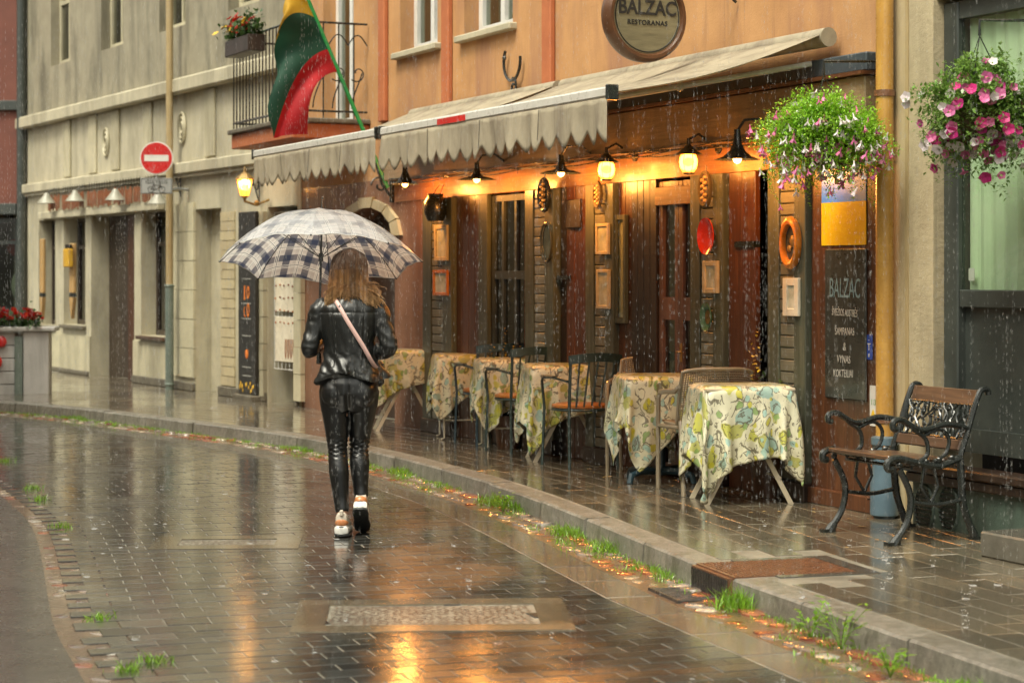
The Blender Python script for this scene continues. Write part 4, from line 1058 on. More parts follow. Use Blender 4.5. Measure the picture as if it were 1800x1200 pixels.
# ================================================================ lamps
LAMP_E = 19.0
def point(parent, loc, e, col=(1, .38, .07), r=.08):
    d = bpy.data.lights.new('lamp_light', 'POINT'); d.energy = e; d.color = col; d.shadow_soft_size = r
    o = bpy.data.objects.new('lamp_light', d); COL.objects.link(o); o.parent = parent; o.location = loc
def cone_lamp(px, py, R_, label, t=.32, deep=.07):
    s = FA.S(px, t); z = FA.Z(px, py, t)
    Lm = thing('wall_lamp', label, 'lamp', FA.P(s, t, z), FA.rot, 'lit lamps along the restaurant front')
    MB().lathe([(R_, 0), (R_*.62, .02), (R_*.35, deep*.55), (R_*.2, deep), (.022, deep+.05), (.02, deep+.09), (0, deep+.095)], 28).build('shade', 'iron_black', Lm)
    MB().ball((0, 0, .004), .028, 12, 8).build('bulb', 'bulb_warm', Lm)
    b = MB(); b.tube([(0, 0, deep+.08), (-.02, -.04, deep+.15), (-.05, -.14, deep+.16), (-.09, -.24, deep+.08), (-.11, -t+.02, deep+.06)], .009, 8)
    b.tube([(-.11, -t+.0, deep), (-.11, -t+.0, deep+.14)], .022, 8); b.build('arm', 'iron_black', Lm)
    point(Lm, (0, 0, -.05), LAMP_E)
def lantern(px, py, label, t=.26):
    s = FA.S(px, t); z = FA.Z(px, py, t)
    Lm = thing('lantern', label, 'lamp', FA.P(s, t, z), FA.rot, 'lit lamps along the restaurant front')
    MB().lathe([(.035, -.07), (.055, -.045), (.062, 0), (.058, .03), (.05, .05)], 20).build('globe', 'amber_glass', Lm)
    MB().ball((0, 0, 0.0), .024, 10, 8).build('bulb', 'bulb_warm', Lm)
    b = MB(); b.lathe([(.095, .052), (.06, .072), (.035, .10), (.012, .12), (.01, .16)], 20); b.lathe([(0, -.085), (.04, -.08), (.04, -.07), (.0, -.068)], 16)
    b.build('cap', 'iron_black', Lm)
    b = MB()
    for k in range(6): a_ = k*pi/3; b.tube([(.04*cos(a_), .04*sin(a_), -.07), (.066*cos(a_), .066*sin(a_), 0), (.052*cos(a_), .052*sin(a_), .055)], .0022, 4)
    b.build('cage', 'iron_black', Lm)
    b = MB(); b.tube([(0, 0, .15), (0, -.08, .19), (0, -t+.03, .10)], .009, 8); b.disc(.04, -t+.01, -t+.03, 16, T(0, 0, .10)); b.build('arm', 'iron_black', Lm)
    point(Lm, (0, 0, 0), LAMP_E*.7, r=.10)
cone_lamp(712, 324, .13, 'lit conical black lamp on the brown wall left of the first grooved pilaster', .34, .11)
cone_lamp(838, 316, .16, 'lit flat black lamp over the brown panels left of the window with the red reflection', .34, .05)
cone_lamp(986, 305, .16, 'lit flat black lamp right of the round black ornament', .34, .05)
cone_lamp(1296, 281, .145, 'largest lit bell shaped lamp touching the fuchsia basket', .40, .10)
lantern(1066, 298, 'lit amber glass lantern above the wreath pilaster')
lantern(1210, 285, 'lit amber glass lantern above the glazed door')
# pale lantern on the bend house
s_ = sb(430, .3)
Lm = thing('lantern', 'lit gilded hexagonal lantern on the pale wall left of the umbrella', 'lamp', FB.P(s_, .3, zb(430, 325, .3)), FB.rot)
MB().lathe([(.05, -.12), (.085, .06)], 6).build('glass', 'amber_glass', Lm, False)
MB().ball((0, 0, -.02), .035, 10, 8).build('bulb', 'bulb_pale', Lm)
b = MB(); b.lathe([(.11, .062), (.06, .11), (.02, .14), (.012, .19), (0, .2)], 6); b.lathe([(0, -.2), (.012, -.18), (.02, -.15), (.05, -.122)], 6)
for k in range(6): a_ = k*pi/3; b.tube([(.051*cos(a_), .051*sin(a_), -.12), (.087*cos(a_), .087*sin(a_), .06)], .004, 4)
b.build('frame', 'gold_carved', Lm, False)
b = MB(); b.tube([(0, 0, -.18), (-.02, -.12, -.22), (-.02, -.28, -.16)], .014, 8); b.ball((-.01, -.14, -.2), .035, 8, 6); b.build('arm', 'gold_carved', Lm)
point(Lm, (0, .0, 0), 9, (1, .72, .35), .08)
# three small white shades below the lintel of the bend house
for px, py, lb in ((82, 350, 'leftmost unlit white shade under the pale lintel'), (132, 346, 'second unlit white shade from the left under the pale lintel'), (203, 344, 'third unlit white shade from the left under the pale lintel, yellowish'), (278, 350, 'unlit white shade behind the sign plate, rightmost under the lintel')):
    t_ = .22; Lm = thing('shade_lamp', lb, 'lamp', FB.P(sb(px, t_), t_, zb(px, py, t_)), FB.rot, 'white shades on the bend house')
    MB().lathe([(.14, -.06), (.05, .05), (.03, .09)], 14).build('shade', 'lamp_white', Lm)
    MB().tube([(0, 0, .08), (0, -.1, .15), (0, -t_+.005, .14)], .008, 6).build('arm', 'iron_black', Lm)

# ================================================================ things hung on the pilasters
def hang(name, px, py, label, cat, group=None, t=.075): s = FA.S(px, t); return thing(name, label, cat, FA.P(s, t-.004, FA.Z(px, py, t)), FA.rot, group)
def plate(px, py, hpx, label, mat, cat='plate', inner=None, wide=.8, group=None, R_=None):
    o = hang('wall_plate', px, py, label, cat, group); Y = FA.P(FA.S(px)).y; R_ = hpx/2/F*Y
    b = MB(); mx = R(-pi/2, 'X') @ S3(wide, 1, 1)
    b.lathe([(0, .008), (R_*.6, .01), (R_*.8, .022), (R_, .035), (R_*1.0, .028), (R_*.8, .01), (R_*.4, 0), (0, 0)], 36, mx)
    b.build('dish', mat, o)
    if inner: MB().lathe([(0, .0125), (R_*.5, .0135)], 28, mx).build('painting', inner, o)
    return o
plate(1246, 415, 64, 'oval red dish on the grooved pilaster right of the glazed door', 'plate_red', wide=.85)
plate(1246, 557, 50, 'mottled green dish low on the pilaster right of the glazed door', 'plate_green', wide=.72, inner='gold_carved')
def oval_mirror(px, py, hpx, label, mat, inside, ringw=.16, wide=.75):
    o = hang('oval_mirror', px, py, label, 'mirror'); Y = FA.P(FA.S(px)).y; R_ = hpx/2/F*Y
    b = MB(); b.torus(R_*(1-ringw/2), R_*ringw/2, 40, 8, T(0, .02, 0), sx=wide, sz=1.0); b.build('frame', mat, o)
    b = MB(); b.disc(R_*(1-ringw), .002, .01, 36, sx=wide); b.build('glass', inside, o, False); return o, R_
o, r_ = oval_mirror(1393, 427, 92, 'orange wooden oval frame with a dark fruit picture on the rightmost pilaster', 'mirror_orange', 'chalkboard', .34, .62)
b = MB(); b.ball((-.015, .016, .01), .030, 10, 6, sq=(.8, .4, 1.3)); b.ball((.02, .016, -.035), .022, 10, 6, sq=(1, .4, 1)); b.build('fruit', 'gold_carved', o)
oval_mirror(963, 426, 72, 'green rimmed oval mirror on the pilaster right of the red reflection', 'frame_dark', 'mirror_glass', .12, .62)
def frame_pic(px, py, wpx, hpx, label, mf='picture_frame', mp='picture_pale', border=.2):
    o = hang('picture_frame', px, py, label, 'picture', 'framed pictures on the pilasters'); s = FA.S(px); Y = FA.P(s).y
    H = hpx/F*Y; W = abs(FA.S(px-wpx/2)-FA.S(px+wpx/2)); f = min(W, H)*border*.6
    b = MB(); b.box(-W/2, -W/2+f, 0, .022, -H/2, H/2, ch=.003); b.box(W/2-f, W/2, 0, .022, -H/2, H/2, ch=.003); b.box(-W/2+f, W/2-f, 0, .02, -H/2, -H/2+f, ch=.003); b.box(-W/2+f, W/2-f, 0, .02, H/2-f, H/2, ch=.003)
    b.build('frame', mf, o, False)
    MB().box(-W/2+f, W/2-f, .002, .010, -H/2+f, H/2-f).build('picture', mp, o, False)
frame_pic(777, 427, 22, 62, 'narrow upright pale picture, upper one on the leftmost pilaster')
frame_pic(776, 497, 25, 44, 'orange framed small picture, lower one on the leftmost pilaster', 'mirror_orange')
frame_pic(1061, 420, 22, 54, 'upright picture with cream frame below the wreath')
frame_pic(1062, 508, 22, 68, 'taller cream framed picture below another on the wreath pilaster')
frame_pic(1251, 487, 26, 56, 'cream framed picture between the red and green dishes', border=.28)
frame_pic(1393, 522, 27, 66, 'pale deep framed picture under the orange oval frame', 'jewel_card', border=.45)
# round black carved ornaments and the bread wreath
def ornament(px, py, hpx, label, wide, kind):
    o = hang('wreath', px, py, label, 'wreath'); Y = FA.P(FA.S(px)).y; R_ = hpx/2/F*Y; r = random.Random(int(px))
    b = MB(); b.torus(R_*.86, R_*.14, 34, 8, T(0, .03, 0), sx=wide); 
    if kind == 'black': b.disc(R_*.75, .0, .012, 30, sx=wide)
    b.build('ring', 'iron_black' if kind == 'black' else 'basket_moss', o)
    b = MB()
    for k in range(9):
        z = R_*(.62-.155*k); x = R_*wide*.22*(1 if k % 2 else -1)
        b.ball((x, .04, z), R_*.2, 8, 5, sq=(.9, .5, .62))
    b.build('carving', 'bread_tan' if kind != 'black' else 'gold_carved', o)
    MB().tube([(0, .02, R_*.95), (0, .02, R_*1.25)], .004, 5).build('hook', 'iron_black', o)
ornament(1245, 333, 66, 'black oval wreath with twisted bread, top of the pilaster right of the door', .62, 'bread')
ornament(1056, 343, 50, 'dark wreath with a pale figure under the first glass lantern', .62, 'bread')
ornament(961, 343, 62, 'round black ornament with carved bird on the pilaster right of the window', .68, 'black')
o = hang('hanging_pot', 781, 365, 'black rounded pot hung high on the leftmost pilaster', 'pot'); MB().lathe([(0, -.13), (.07, -.12), (.10, -.05), (.10, .05), (.07, .1), (.075, .12)], 20, T(0, .09, 0)).build('pot', 'iron_black', o)
MB().tube([(-.09, .09, .1), (-.05, .03, .2), (.05, .03, .2), (.09, .09, .1)], .004, 5).build('handle', 'iron_black', o)
# stickers on the door glass
x_ = FA.S(1178, -.05)
for nm, py, h, w, mt, lb in (('sticker', 459, .075, .04, 'sticker_green', 'small green rectangular sticker on the door glass'), ('sticker', 497, .10, .05, 'sticker_blue', 'blue square sticker on the door glass'), ('sticker', 535, .11, .05, 'paint_green', 'green oval sticker lowest on the door glass')):
    o = thing(nm, lb, 'sticker', FA.P(x_, -.058, FA.Z(1178, py, -.05)), FA.rot, 'stickers on the glazed door')
    if 'oval' in lb: MB().disc(h/2, 0, .002, 24, sx=.5).build('film', mt, o, False)
    else: MB().box(-w/2, w/2, 0, .002, -h/2, h/2).build('film', mt, o, False)

# ================================================================ bend house furniture
# hanging jewellery rack in the doorway
s0_, s1_ = sb(520), sb(474)
JR = thing('jewellery_rack', 'white jewellery display grid hung with necklaces in the lit doorway', 'display rack', FB.P((s0_+s1_)/2, -.06, 0), FB.rot)
jw = (s1_-s0_)/2; zt, zm1, zm2, zb_ = zb(497, 372), zb(497, 553), zb(497, 560), zb(497, 650)
b = MB(); n = 7
for i in range(n+1): b.tube([(-jw+2*jw*i/n, 0, zb_), (-jw+2*jw*i/n, 0, zt)], .004, 4)
for i in range(19): z = zb_+(zt-zb_)*i/18; b.tube([(-jw, 0, z), (jw, 0, z)], .004, 4)
b.build('grid', 'paint_white', JR)
for z0_, z1_ in ((zb(497, 548), zb(497, 470)), (zb(497, 636), zb(497, 557)), (zb(497, 462), zb(497, 385))):
    MB().box(-jw+.02, jw-.05, .006, .014, z0_, z1_, ch=.002).build('card', 'jewel_card', JR, False)
bead = MB().ball((0, 0, 0), .011, 7, 5).mesh('bead', 'jewel_bead')
for r_ in range(9):
    for k in range(6):
        z = zb(497, 392+r_*22); link(bead, 'bead', JR, (-jw+.06+k*(2*jw-.14)/5+rnd.uniform(-.01, .01), .022, z+rnd.uniform(-.01, .01)))
for k in range(5):
    x = -jw+.07+k*.075; b = MB(); b.tube([(x-.016, .02, zb(497, 596)), (x-.02, .022, zb(497, 618)), (x, .024, zb(497, 630)), (x+.02, .022, zb(497, 618)), (x+.016, .02, zb(497, 596))], .004, 5)
    b.build('necklace', 'jewel_bead', JR)
MB().box(kiosk[0]-.0, kiosk[1]+.0, -.46, -.42, KZ, zb(500, 362)).build('door', 'wood_dark', HB, False)
MB().box(kiosk[0]+.0, kiosk[0]+.18, -.2, -.12, KZ+.33, KZ+.72, ch=.01).build('paper_bag', 'board_yellow', HB, False)
# menu board with orange drawings
x0, x1 = sb(446, .12), sb(416, .12); zt = zb(430, 372, .12); z0 = zb(430, 693, .12)
MBd = thing('menu_board', 'tall narrow black menu board with orange chalk drawings beside the tiled strip', 'menu board', FB.P((x0+x1)/2, .06, z0), FB.rot)
hw = (x1-x0)/2; H_ = zt-z0
MB().box(-hw, hw, 0, .04, 0, H_, ch=.008).build('board', 'board_menu', MBd, False)
def zz_(py): return H_*(693-py)/(693-372)
b = MB(); b.box(.045, .075, .041, .044, zz_(527), zz_(502)); b.torus(.05, .012, 20, 6, T(-.045, .043, zz_(514)), sx=.6, sz=1.2, fl=.3)
b.torus(.05, .012, 20, 6, T(.045, .043, zz_(548)), sx=.6, a0=-pi*.7, a1=pi*.5, fl=.3); b.torus(.05, .012, 20, 6, T(-.045, .043, zz_(545)), sx=.6, sz=1.3, fl=.3)
stuff(b.build('chalk_numbers', 'chalk_orange', MBd))
MB().ball((0, .042, zz_(622)), .05, 10, 6, sq=(.9, .12, 1.1)).build('pumpkin', 'chalk_orange', MBd)
b = MB()
for k in range(16): b.ball((rnd.uniform(-hw*.8, hw*.8), .043, zz_(683)+rnd.uniform(-.03, .06)), .018, 6, 4, sq=(.8, .2, 1.4))
stuff(b.build('flame_marks', 'chalk_yellow', MBd))
b = MB()
for py in (490, 533, 560, 590, 645, 660): b.box(-hw*.5, hw*.5, .041, .042, zz_(py)-.003, zz_(py)+.003)
stuff(b.build('chalk_lines', 'chalk_white', MBd))
MB().box(-hw-.03, hw+.03, -.02, .10, -.13, -.002, ch=.01).build('foot', 'stone_dirty', MBd, False)
# pencil shaped boards and yellow box at the windows
for (px, w, py0, py1, lb) in ((78, .16, 420, 515, 'narrow wooden pencil shaped board, left one by the windows'), (131, .20, 428, 515, 'wider yellow wooden pencil shaped board, right one by the windows')):
    t_ = .07; z1_, z0_ = zb(px, py0, t_), zb(px, py1, t_)
    o = thing('pencil_board', lb, 'sign board', FB.P(sb(px, t_), t_, 0), FB.rot, 'pencil boards on the bend house')
    MB().box(-w/2, w/2, 0, .05, z0_, z1_, ch=.01).build('board', 'board_wood', o, False)
    MB().box(-w/2, w/2, .002, .048, z0_-.055, z0_-.002).build('band', 'iron_black', o, False)
    zt_ = zb(px, 560, t_); MB().prism([(-w/2, z0_-.057), (w/2, z0_-.057), (0, zt_)], .0, .05).build('tip', 'board_wood', o, False)
o = thing('yellow_box', 'bright yellow box fixed over the right pencil board', 'box', FB.P(sb(121, .16), .13, zb(121, 452, .16)), FB.rot)
MB().box(-.12, .12, 0, .08, -.14, .12, ch=.012).build('box', 'board_yellow', o, False); MB().box(-.09, .09, .005, .06, .12, .18, ch=.01).build('lid', 'board_menu', o, False)
# hanging row of small orange slats above the lintel
HR = thing('slat_row', 'row of small hanging orange brown slats above the pale lintel', 'ornament', FB.P(0, .10, 0), FB.rot)
me = MB().box(-.022, .022, 0, .012, -.20, 0, ch=.003).mesh('slat', 'tile_orange', False); me2 = MB().tube([(0, .006, 0), (.02, .0, .12)], .004, 4).mesh('hook', 'iron_black')
xs0, xs1 = sb(288), sb(98); n = 84
for i in range(n):
    x = xs0+(xs1-xs0)*i/n; 
    if i % 21 in (9, 10): continue
    link(me, 'slat', HR, (x, rnd.uniform(0, .02), zL+.20+rnd.uniform(-.02, .03)), (0, rnd.uniform(-.05, .05), 0)); 
    if i % 2: link(me2, 'hook', HR, (x, 0, zL+.22))
# scroll brackets on the pale wall
for px, py, lb in ((318, 318, 'black scroll bracket right of the no entry plate'), (456, 330, 'thin scroll bracket right of the gilded lantern')):
    o = thing('scroll_bracket', lb, 'bracket', FB.P(sb(px), .02, zb(px, py)), FB.rot)
    b = MB(); b.tube(spiral(0, .02, .09, .02, 0, 8, 30, .02), .008, 5); b.tube([(-.1, .02, .16), (-.1, .02, -.2)], .008, 5); b.tube([(.1, .02, .12), (0, .02, -.05), (-.1, .02, -.18)], .008, 5)
    b.build('iron', 'iron_black', o)

# ================================================================ white planter with red geraniums
pc = G(62, 710)
PL = thing('planter', 'white box planter with slatted side and red geraniums at the far left', 'planter', (pc.x, pc.y, 0), radians(6))
MB().box(-.14, .16, -.02, .28, 0, .86, ch=.01).build('post', 'planter_white', PL, False)
for k in range(5): MB().box(-1.5, -.24, .02, .05, .08+k*.155, .08+k*.155+.145, ch=.006).build('slat', 'planter_white', PL, False)
MB().box(-1.5, -.20, .055, .5, .05, .84).build('liner', 'stone_dirty', PL, False)
MB().box(-.235, -.145, -.03, .3, 0, .8).build('corner_post', 'pipe_green', PL, False)
MB().box(-1.55, .24, -.06, .36, .862, .915, ch=.01).build('rim', 'planter_white', PL, False)
b = MB(); r = random.Random(5)
for _ in range(1500):
    p = Vector((r.uniform(-1.45, .05), .12+r.gauss(0, .09), .92+abs(r.gauss(0, .07)))); leafquad(b, p, Vector((r.gauss(0, 1), r.gauss(0, 1), r.gauss(.5, 1))), .05, .022)
stuff(b.build('foliage', 'leaf_dark', PL))
b = MB()
for k in range(14):
    a_ = k*2.4; leafquad(b, Vector((.012*cos(a_), .012*sin(a_), .004*k % .02)), Vector((cos(a_), sin(a_), .4)), .03, .014)
gm = b.mesh('bloom', 'petal_red', False)
for k in range(75): link(gm, 'bloom', PL, (r.uniform(-1.45, .05), .08+r.gauss(0, .08), 1.0+abs(r.gauss(0, .06))), (r.uniform(-1, .3), r.uniform(-.6, .6), 0), (1.4,)*3)
for dz, rr in ((.74, .07), (.50, .09)): MB().ball((-.62+dz*.3, -.01, dz), rr, 10, 6, sq=(1, .3, 1)).build('red_ornament', 'paint_red', PL)

# ================================================================ hanging baskets
def bloom_fuchsia(mat):
    b = MB(); b.tube([(0, 0, .022), (0, 0, 0), (0, 0, -.012)], [.003, .005, .008], 5)
    for k in range(4):
        a_ = k*pi/2; c_, s_ = cos(a_), sin(a_)
        b.add([(.004*c_-.006*s_, .004*s_+.006*c_, -.004), (.004*c_+.006*s_, .004*s_-.006*c_, -.004), (.020*c_+.009*s_, .020*s_-.009*c_, -.026), (.026*c_, .026*s_, -.024), (.020*c_-.009*s_, .020*s_+.009*c_, -.026)], [(0, 1, 2, 3, 4)])
    return b.mesh('bloom', mat, False)
def bloom_petunia(mat):
    b = MB(); b.tube([(0, 0, -.03), (0, 0, 0)], [.004, .008], 6); n = 10
    b.v += [(0, 0, -.006)]; o_ = len(b.v)-1
    for k in range(n): rr = .040 if k % 2 else .034; b.v.append((rr*cos(2*pi*k/n), rr*sin(2*pi*k/n), .012 if k % 2 else .006))
    for k in range(n): b.f.append((o_, o_+1+k, o_+1+(k+1) % n))
    return b.mesh('bloom', mat, False)
def basket(cx_px, cy_px, t, rx, up, dn, label, leafmat, nsprig, seed, flowers, nfl, leaf=.017, fl_scale=1.0, lean=0.0):
    s = FA.S(cx_px, t); z = FA.Z(cx_px, cy_px, t); loc = FA.P(s, t, z)
    B = thing('hanging_basket', label, 'hanging basket', loc, 0.0, 'flower baskets hanging from the house fronts'); r = random.Random(seed)
    MB().lathe([(.0, -.16), (.1, -.15), (.18, -.06), (.2, .03), (.17, .03), (0, .0)], 18).build('basket', 'basket_moss', B)
    b = MB(); toward = Vector((-FA.n[0]*t, -FA.n[1]*t, up+.22))
    for a_ in (0, 2.1, 4.2): b.tube([(.19*cos(a_), .19*sin(a_), .03), (0, 0, up+.12)], .003, 4)
    b.tube([(0, 0, up+.12), (0, 0, up+.2), tuple(toward)], .009, 6); b.build('bracket', 'iron_black', B)
    b = MB(); tips = []
    for k in range(nsprig):
        az = r.uniform(0, 2*pi); el = r.uniform(-.9, 1.35) if r.random() < .8 else r.uniform(-1.3, -.2)
        rr = r.uniform(.66, 1.12)*(1+.38*noise.noise(Vector((cos(az)*2, sin(az)*2, el*2+seed))))
        h = cos(el); end = Vector((cos(az)*rx*h*rr, sin(az)*rx*h*rr, (up if el > 0 else dn)*sin(el)*rr+lean*cos(az)))
        p0 = Vector((r.gauss(0, .06), r.gauss(0, .06), .02)); ctrl = Vector((end.x*.7, end.y*.7, max(end.z, 0)*.6+up*.55)) if el < .4 else (p0+end)*.5+Vector((0, 0, .05))
        n = r.randint(6, 10); last = p0
        for i in range(1, n+1):
            u = .35+.65*i/n; q = p0*(1-u)**2+ctrl*2*u*(1-u)+end*u*u
            q += Vector((r.gauss(0, .012), r.gauss(0, .012), r.gauss(0, .012)))
            for _ in range(2):
                d = (q-last).normalized()*.5+Vector((r.gauss(0, .7), r.gauss(0, .7), r.gauss(.1, .6))); leafquad(b, q, d, leaf*r.uniform(.8, 1.9), leaf*r.uniform(.28, .5))
            last = q
        tips.append((end, (end-ctrl).normalized()))
        if k % 26 == 0:                                    # long trailing stems
            q = end.copy(); dr_ = Vector((r.gauss(0, .2)+.15, r.gauss(0, .2), -1)).normalized()
            if q.z > .1: continue
            for i in range(r.randint(4, 11)):
                q = q+dr_*.018+Vector((r.gauss(0, .004), r.gauss(0, .004), 0))
                for _ in range(2): leafquad(b, q, Vector((r.gauss(0, 1), r.gauss(0, 1), r.gauss(-.2, .6))), leaf*r.uniform(.8, 1.7), leaf*r.uniform(.3, .45))
            tips.append((q, dr_))
    stuff(b.build('foliage', leafmat, B, ang=180))
    ms = [(f(m_)) for f, m_ in flowers]
    camdir = (Vector((0, 0, CAMZ))-loc).normalized()
    front = [q for q in tips if q[0].normalized().dot(camdir) > .05 and (q[0].z < up*.45 or r.random() < .25)]; r.shuffle(front)
    for k in range(min(nfl, len(front))):
        e, d = front[k]; me = ms[r.randrange(len(ms))]
        if 'fuchsia' in label: rot = (r.gauss(0, .3), r.gauss(0, .3), r.uniform(0, 6))
        else: rot = (e.normalized()+camdir*.8+Vector((r.gauss(0, .3), r.gauss(0, .3), r.gauss(0, .3)))).to_track_quat('Z', 'Y').to_euler()
        link(me, 'bloom', B, e*1.03, rot, (fl_scale*r.uniform(.75, 1.2),)*3)
    return B
fu = bloom_fuchsia; pe = bloom_petunia
basket(1448, 250, .45, .385, .27, .245, 'bright green hanging basket of small pink and white bell-shaped fuchsia blooms', 'leaf_fern', 2900, 4, [(fu, 'petal_pink'), (fu, 'petal_white'), (fu, 'petal_white'), (fu, 'petal_pink'), (fu, 'petal_white')], 230, .015, .95)
basket(1722, 205, .40, .30, .30, .30, 'loose hanging basket of pink petunias at the right edge', 'leaf_petunia', 1300, 9, [(pe, 'petal_pink'), (pe, 'petal_pink'), (pe, 'petal_white'), (pe, 'petal_magenta')], 105, .02, .78)
# climbing plants in pots beside the pilasters
for px, t_, h, lb in ((1349, .10, .55, 'leafy pot plant with yellow flower spikes behind the nearest table'), (893, .12, .45, 'dark pot plant behind the blue chair at the window')):
    o = thing('pot_plant', lb, 'plant', FA.P(FA.S(px, t_), t_, KZ), FA.rot); r = random.Random(px)
    MB().lathe([(.0, 0), (.09, 0), (.12, .25), (.125, .27), (.10, .26), (0, .25)], 16).build('pot', 'barrel_rim', o)
    b = MB(); b2 = MB()
    for k in range(16):
        a_ = r.uniform(0, 6.3); tip = Vector((.14*cos(a_), .10*sin(a_)+.02, .27+h*r.uniform(.5, 1)))
        for i in range(12):
            q = Vector((0, 0, .26)).lerp(tip, i/12); leafquad(b, q, Vector((r.gauss(0, 1), r.gauss(0, 1), r.gauss(.2, .6))), r.uniform(.04, .08), .018)
        if k % 4 == 0:
            for i in range(12): leafquad(b2, tip+Vector((r.gauss(0, .01), r.gauss(0, .01), .025*i)), Vector((r.gauss(0, 1), r.gauss(0, 1), .4)), .025, .009)
    stuff(b.build('leaves', 'leaf_dark', o)); stuff(b2.build('flower_spikes', 'petal_yellow', o))
# ================================================================ bench
def make_bench(loc, rz):
    B = thing('garden_chair_bench', 'single seat black cast iron bench with wooden slats under the shop window', 'bench', loc, rz)
    W = .60
    def frame(x):
        b = MB(); f = lambda pts, r, fl=None: b.tube([(x, y, z) for y, z in pts], r, 8, flat=fl)
        def sm(pts, n=6):
            out = []; P = [pts[0]]+list(pts)+[pts[-1]]
            for i in range(1, len(P)-2):
                for k in range(n):
                    t = k/n; out.append(tuple(.5*(2*P[i][j]+(-P[i-1][j]+P[i+1][j])*t+(2*P[i-1][j]-5*P[i][j]+4*P[i+1][j]-P[i+2][j])*t*t+(-P[i-1][j]+3*P[i][j]-3*P[i+1][j]+P[i+2][j])*t**3) for j in (0, 1)))
            out.append(pts[-1]); return out
        f(sm([(-.30, 0), (-.22, .18), (-.20, .38), (-.19, .46)]), [.024]*3+[.02]*16)
        f(sm([(-.19, .44), (-.235, .56), (-.30, .74), (-.335, .80), (-.375, .80), (-.38, .775)]), .017)
        f(sm([(.24, 0), (.15, .12), (.13, .26), (.20, .40)]), [.026]*3+[.018]*16)
        f(sm([(-.19, .44), (-.05, .405), (.10, .43), (.21, .455), (.27, .44), (.275, .405), (.245, .40)]), .02)
        f(sm([(-.245, .60), (-.10, .625), (.06, .60), (.18, .655), (.235, .65), (.24, .615), (.215, .61)]), .017)
        f(sm([(.14, .635), (.10, .60), (.03, .55), (.02, .47), (.08, .43)]), .012)
        f(sm([(.04, .57), (-.06, .60), (-.12, .55), (-.10, .47), (-.02, .43)]), .011)
        f(sm([(-.21, .22), (-.05, .20), (.12, .22)]), .012); f([(0, .21), (-.05, .30), (-.02, .40)], .009); f([(0, .21), (.06, .30), (.04, .41)], .009)
        b.box(x-.022, x+.022, .205, .285, 0, .018); b.box(x-.022, x+.022, -.335, -.265, 0, .018)
        for k in range(5): b.ball((x, .20-.085*k, .42+.006*k), .019, 7, 5)
        for k in range(4): b.ball((x, -.215-.027*k, .50+.07*k), .014, 7, 5)
        return b.build('side_frame', 'iron_black', B)
    frame(-W/2); frame(W/2)
    for k in range(5):
        y = .22-.088*k; z = .445+(.012 if k == 0 else 0)-.004*k
        MB().box(-W/2+.02, W/2-.02, y-.035, y+.035, z-.012, z+.012, R(0) , .006).build('seat_slat', 'bench_wood', B, False)
    mx = T(0, -.325, .755) @ R(radians(18), 'X')
    MB().box(-W/2+.018, W/2-.018, -.012, .014, -.045, .045, mx, .006).build('top_rail', 'bench_wood', B, False)
    mx = T(0, -.215, .505) @ R(radians(18), 'X')
    MB().box(-W/2+.018, W/2-.018, -.01, .012, -.03, .03, mx, .006).build('lower_rail', 'bench_wood', B, False)
    b = MB(); r = random.Random(2); mx = T(0, -.268, .628) @ R(radians(18), 'X'); h = .095; w = W/2-.02
    b.tube([(-w, 0, -h), (w, 0, -h), (w, 0, h), (-w, 0, h), (-w, 0, -h)], .007, 6, mx=mx)
    for i in range(-5, 13):
        x0 = -w+i*.052
        for dx in (.075, -.075):
            pts = [(x0+dx*(u-.0)+.012*sin(u*12+i), .006*sin(u*9+i*2+dx), -h+2*h*u) for u in [k/8 for k in range(9)]]
            pts = [p for p in pts if -w < p[0] < w]
            if len(pts) > 1: b.tube(pts, .0075, 5, mx=mx, flat=.7)
    for _ in range(34): b.ball((r.uniform(-w, w)*.95, .004, r.uniform(-h, h)*.9), .013, 6, 4, mx=mx, sq=(1.5, .5, .8))
    b.build('lattice', 'iron_black', B)
    b = MB()
    b.tube([(-W/2, -.2, .40), (W/2, -.2, .40)], .01, 6); b.tube([(-W/2, .12, .40), (W/2, .12, .40)], .01, 6); b.build('cross_bars', 'iron_black', B)
    return B
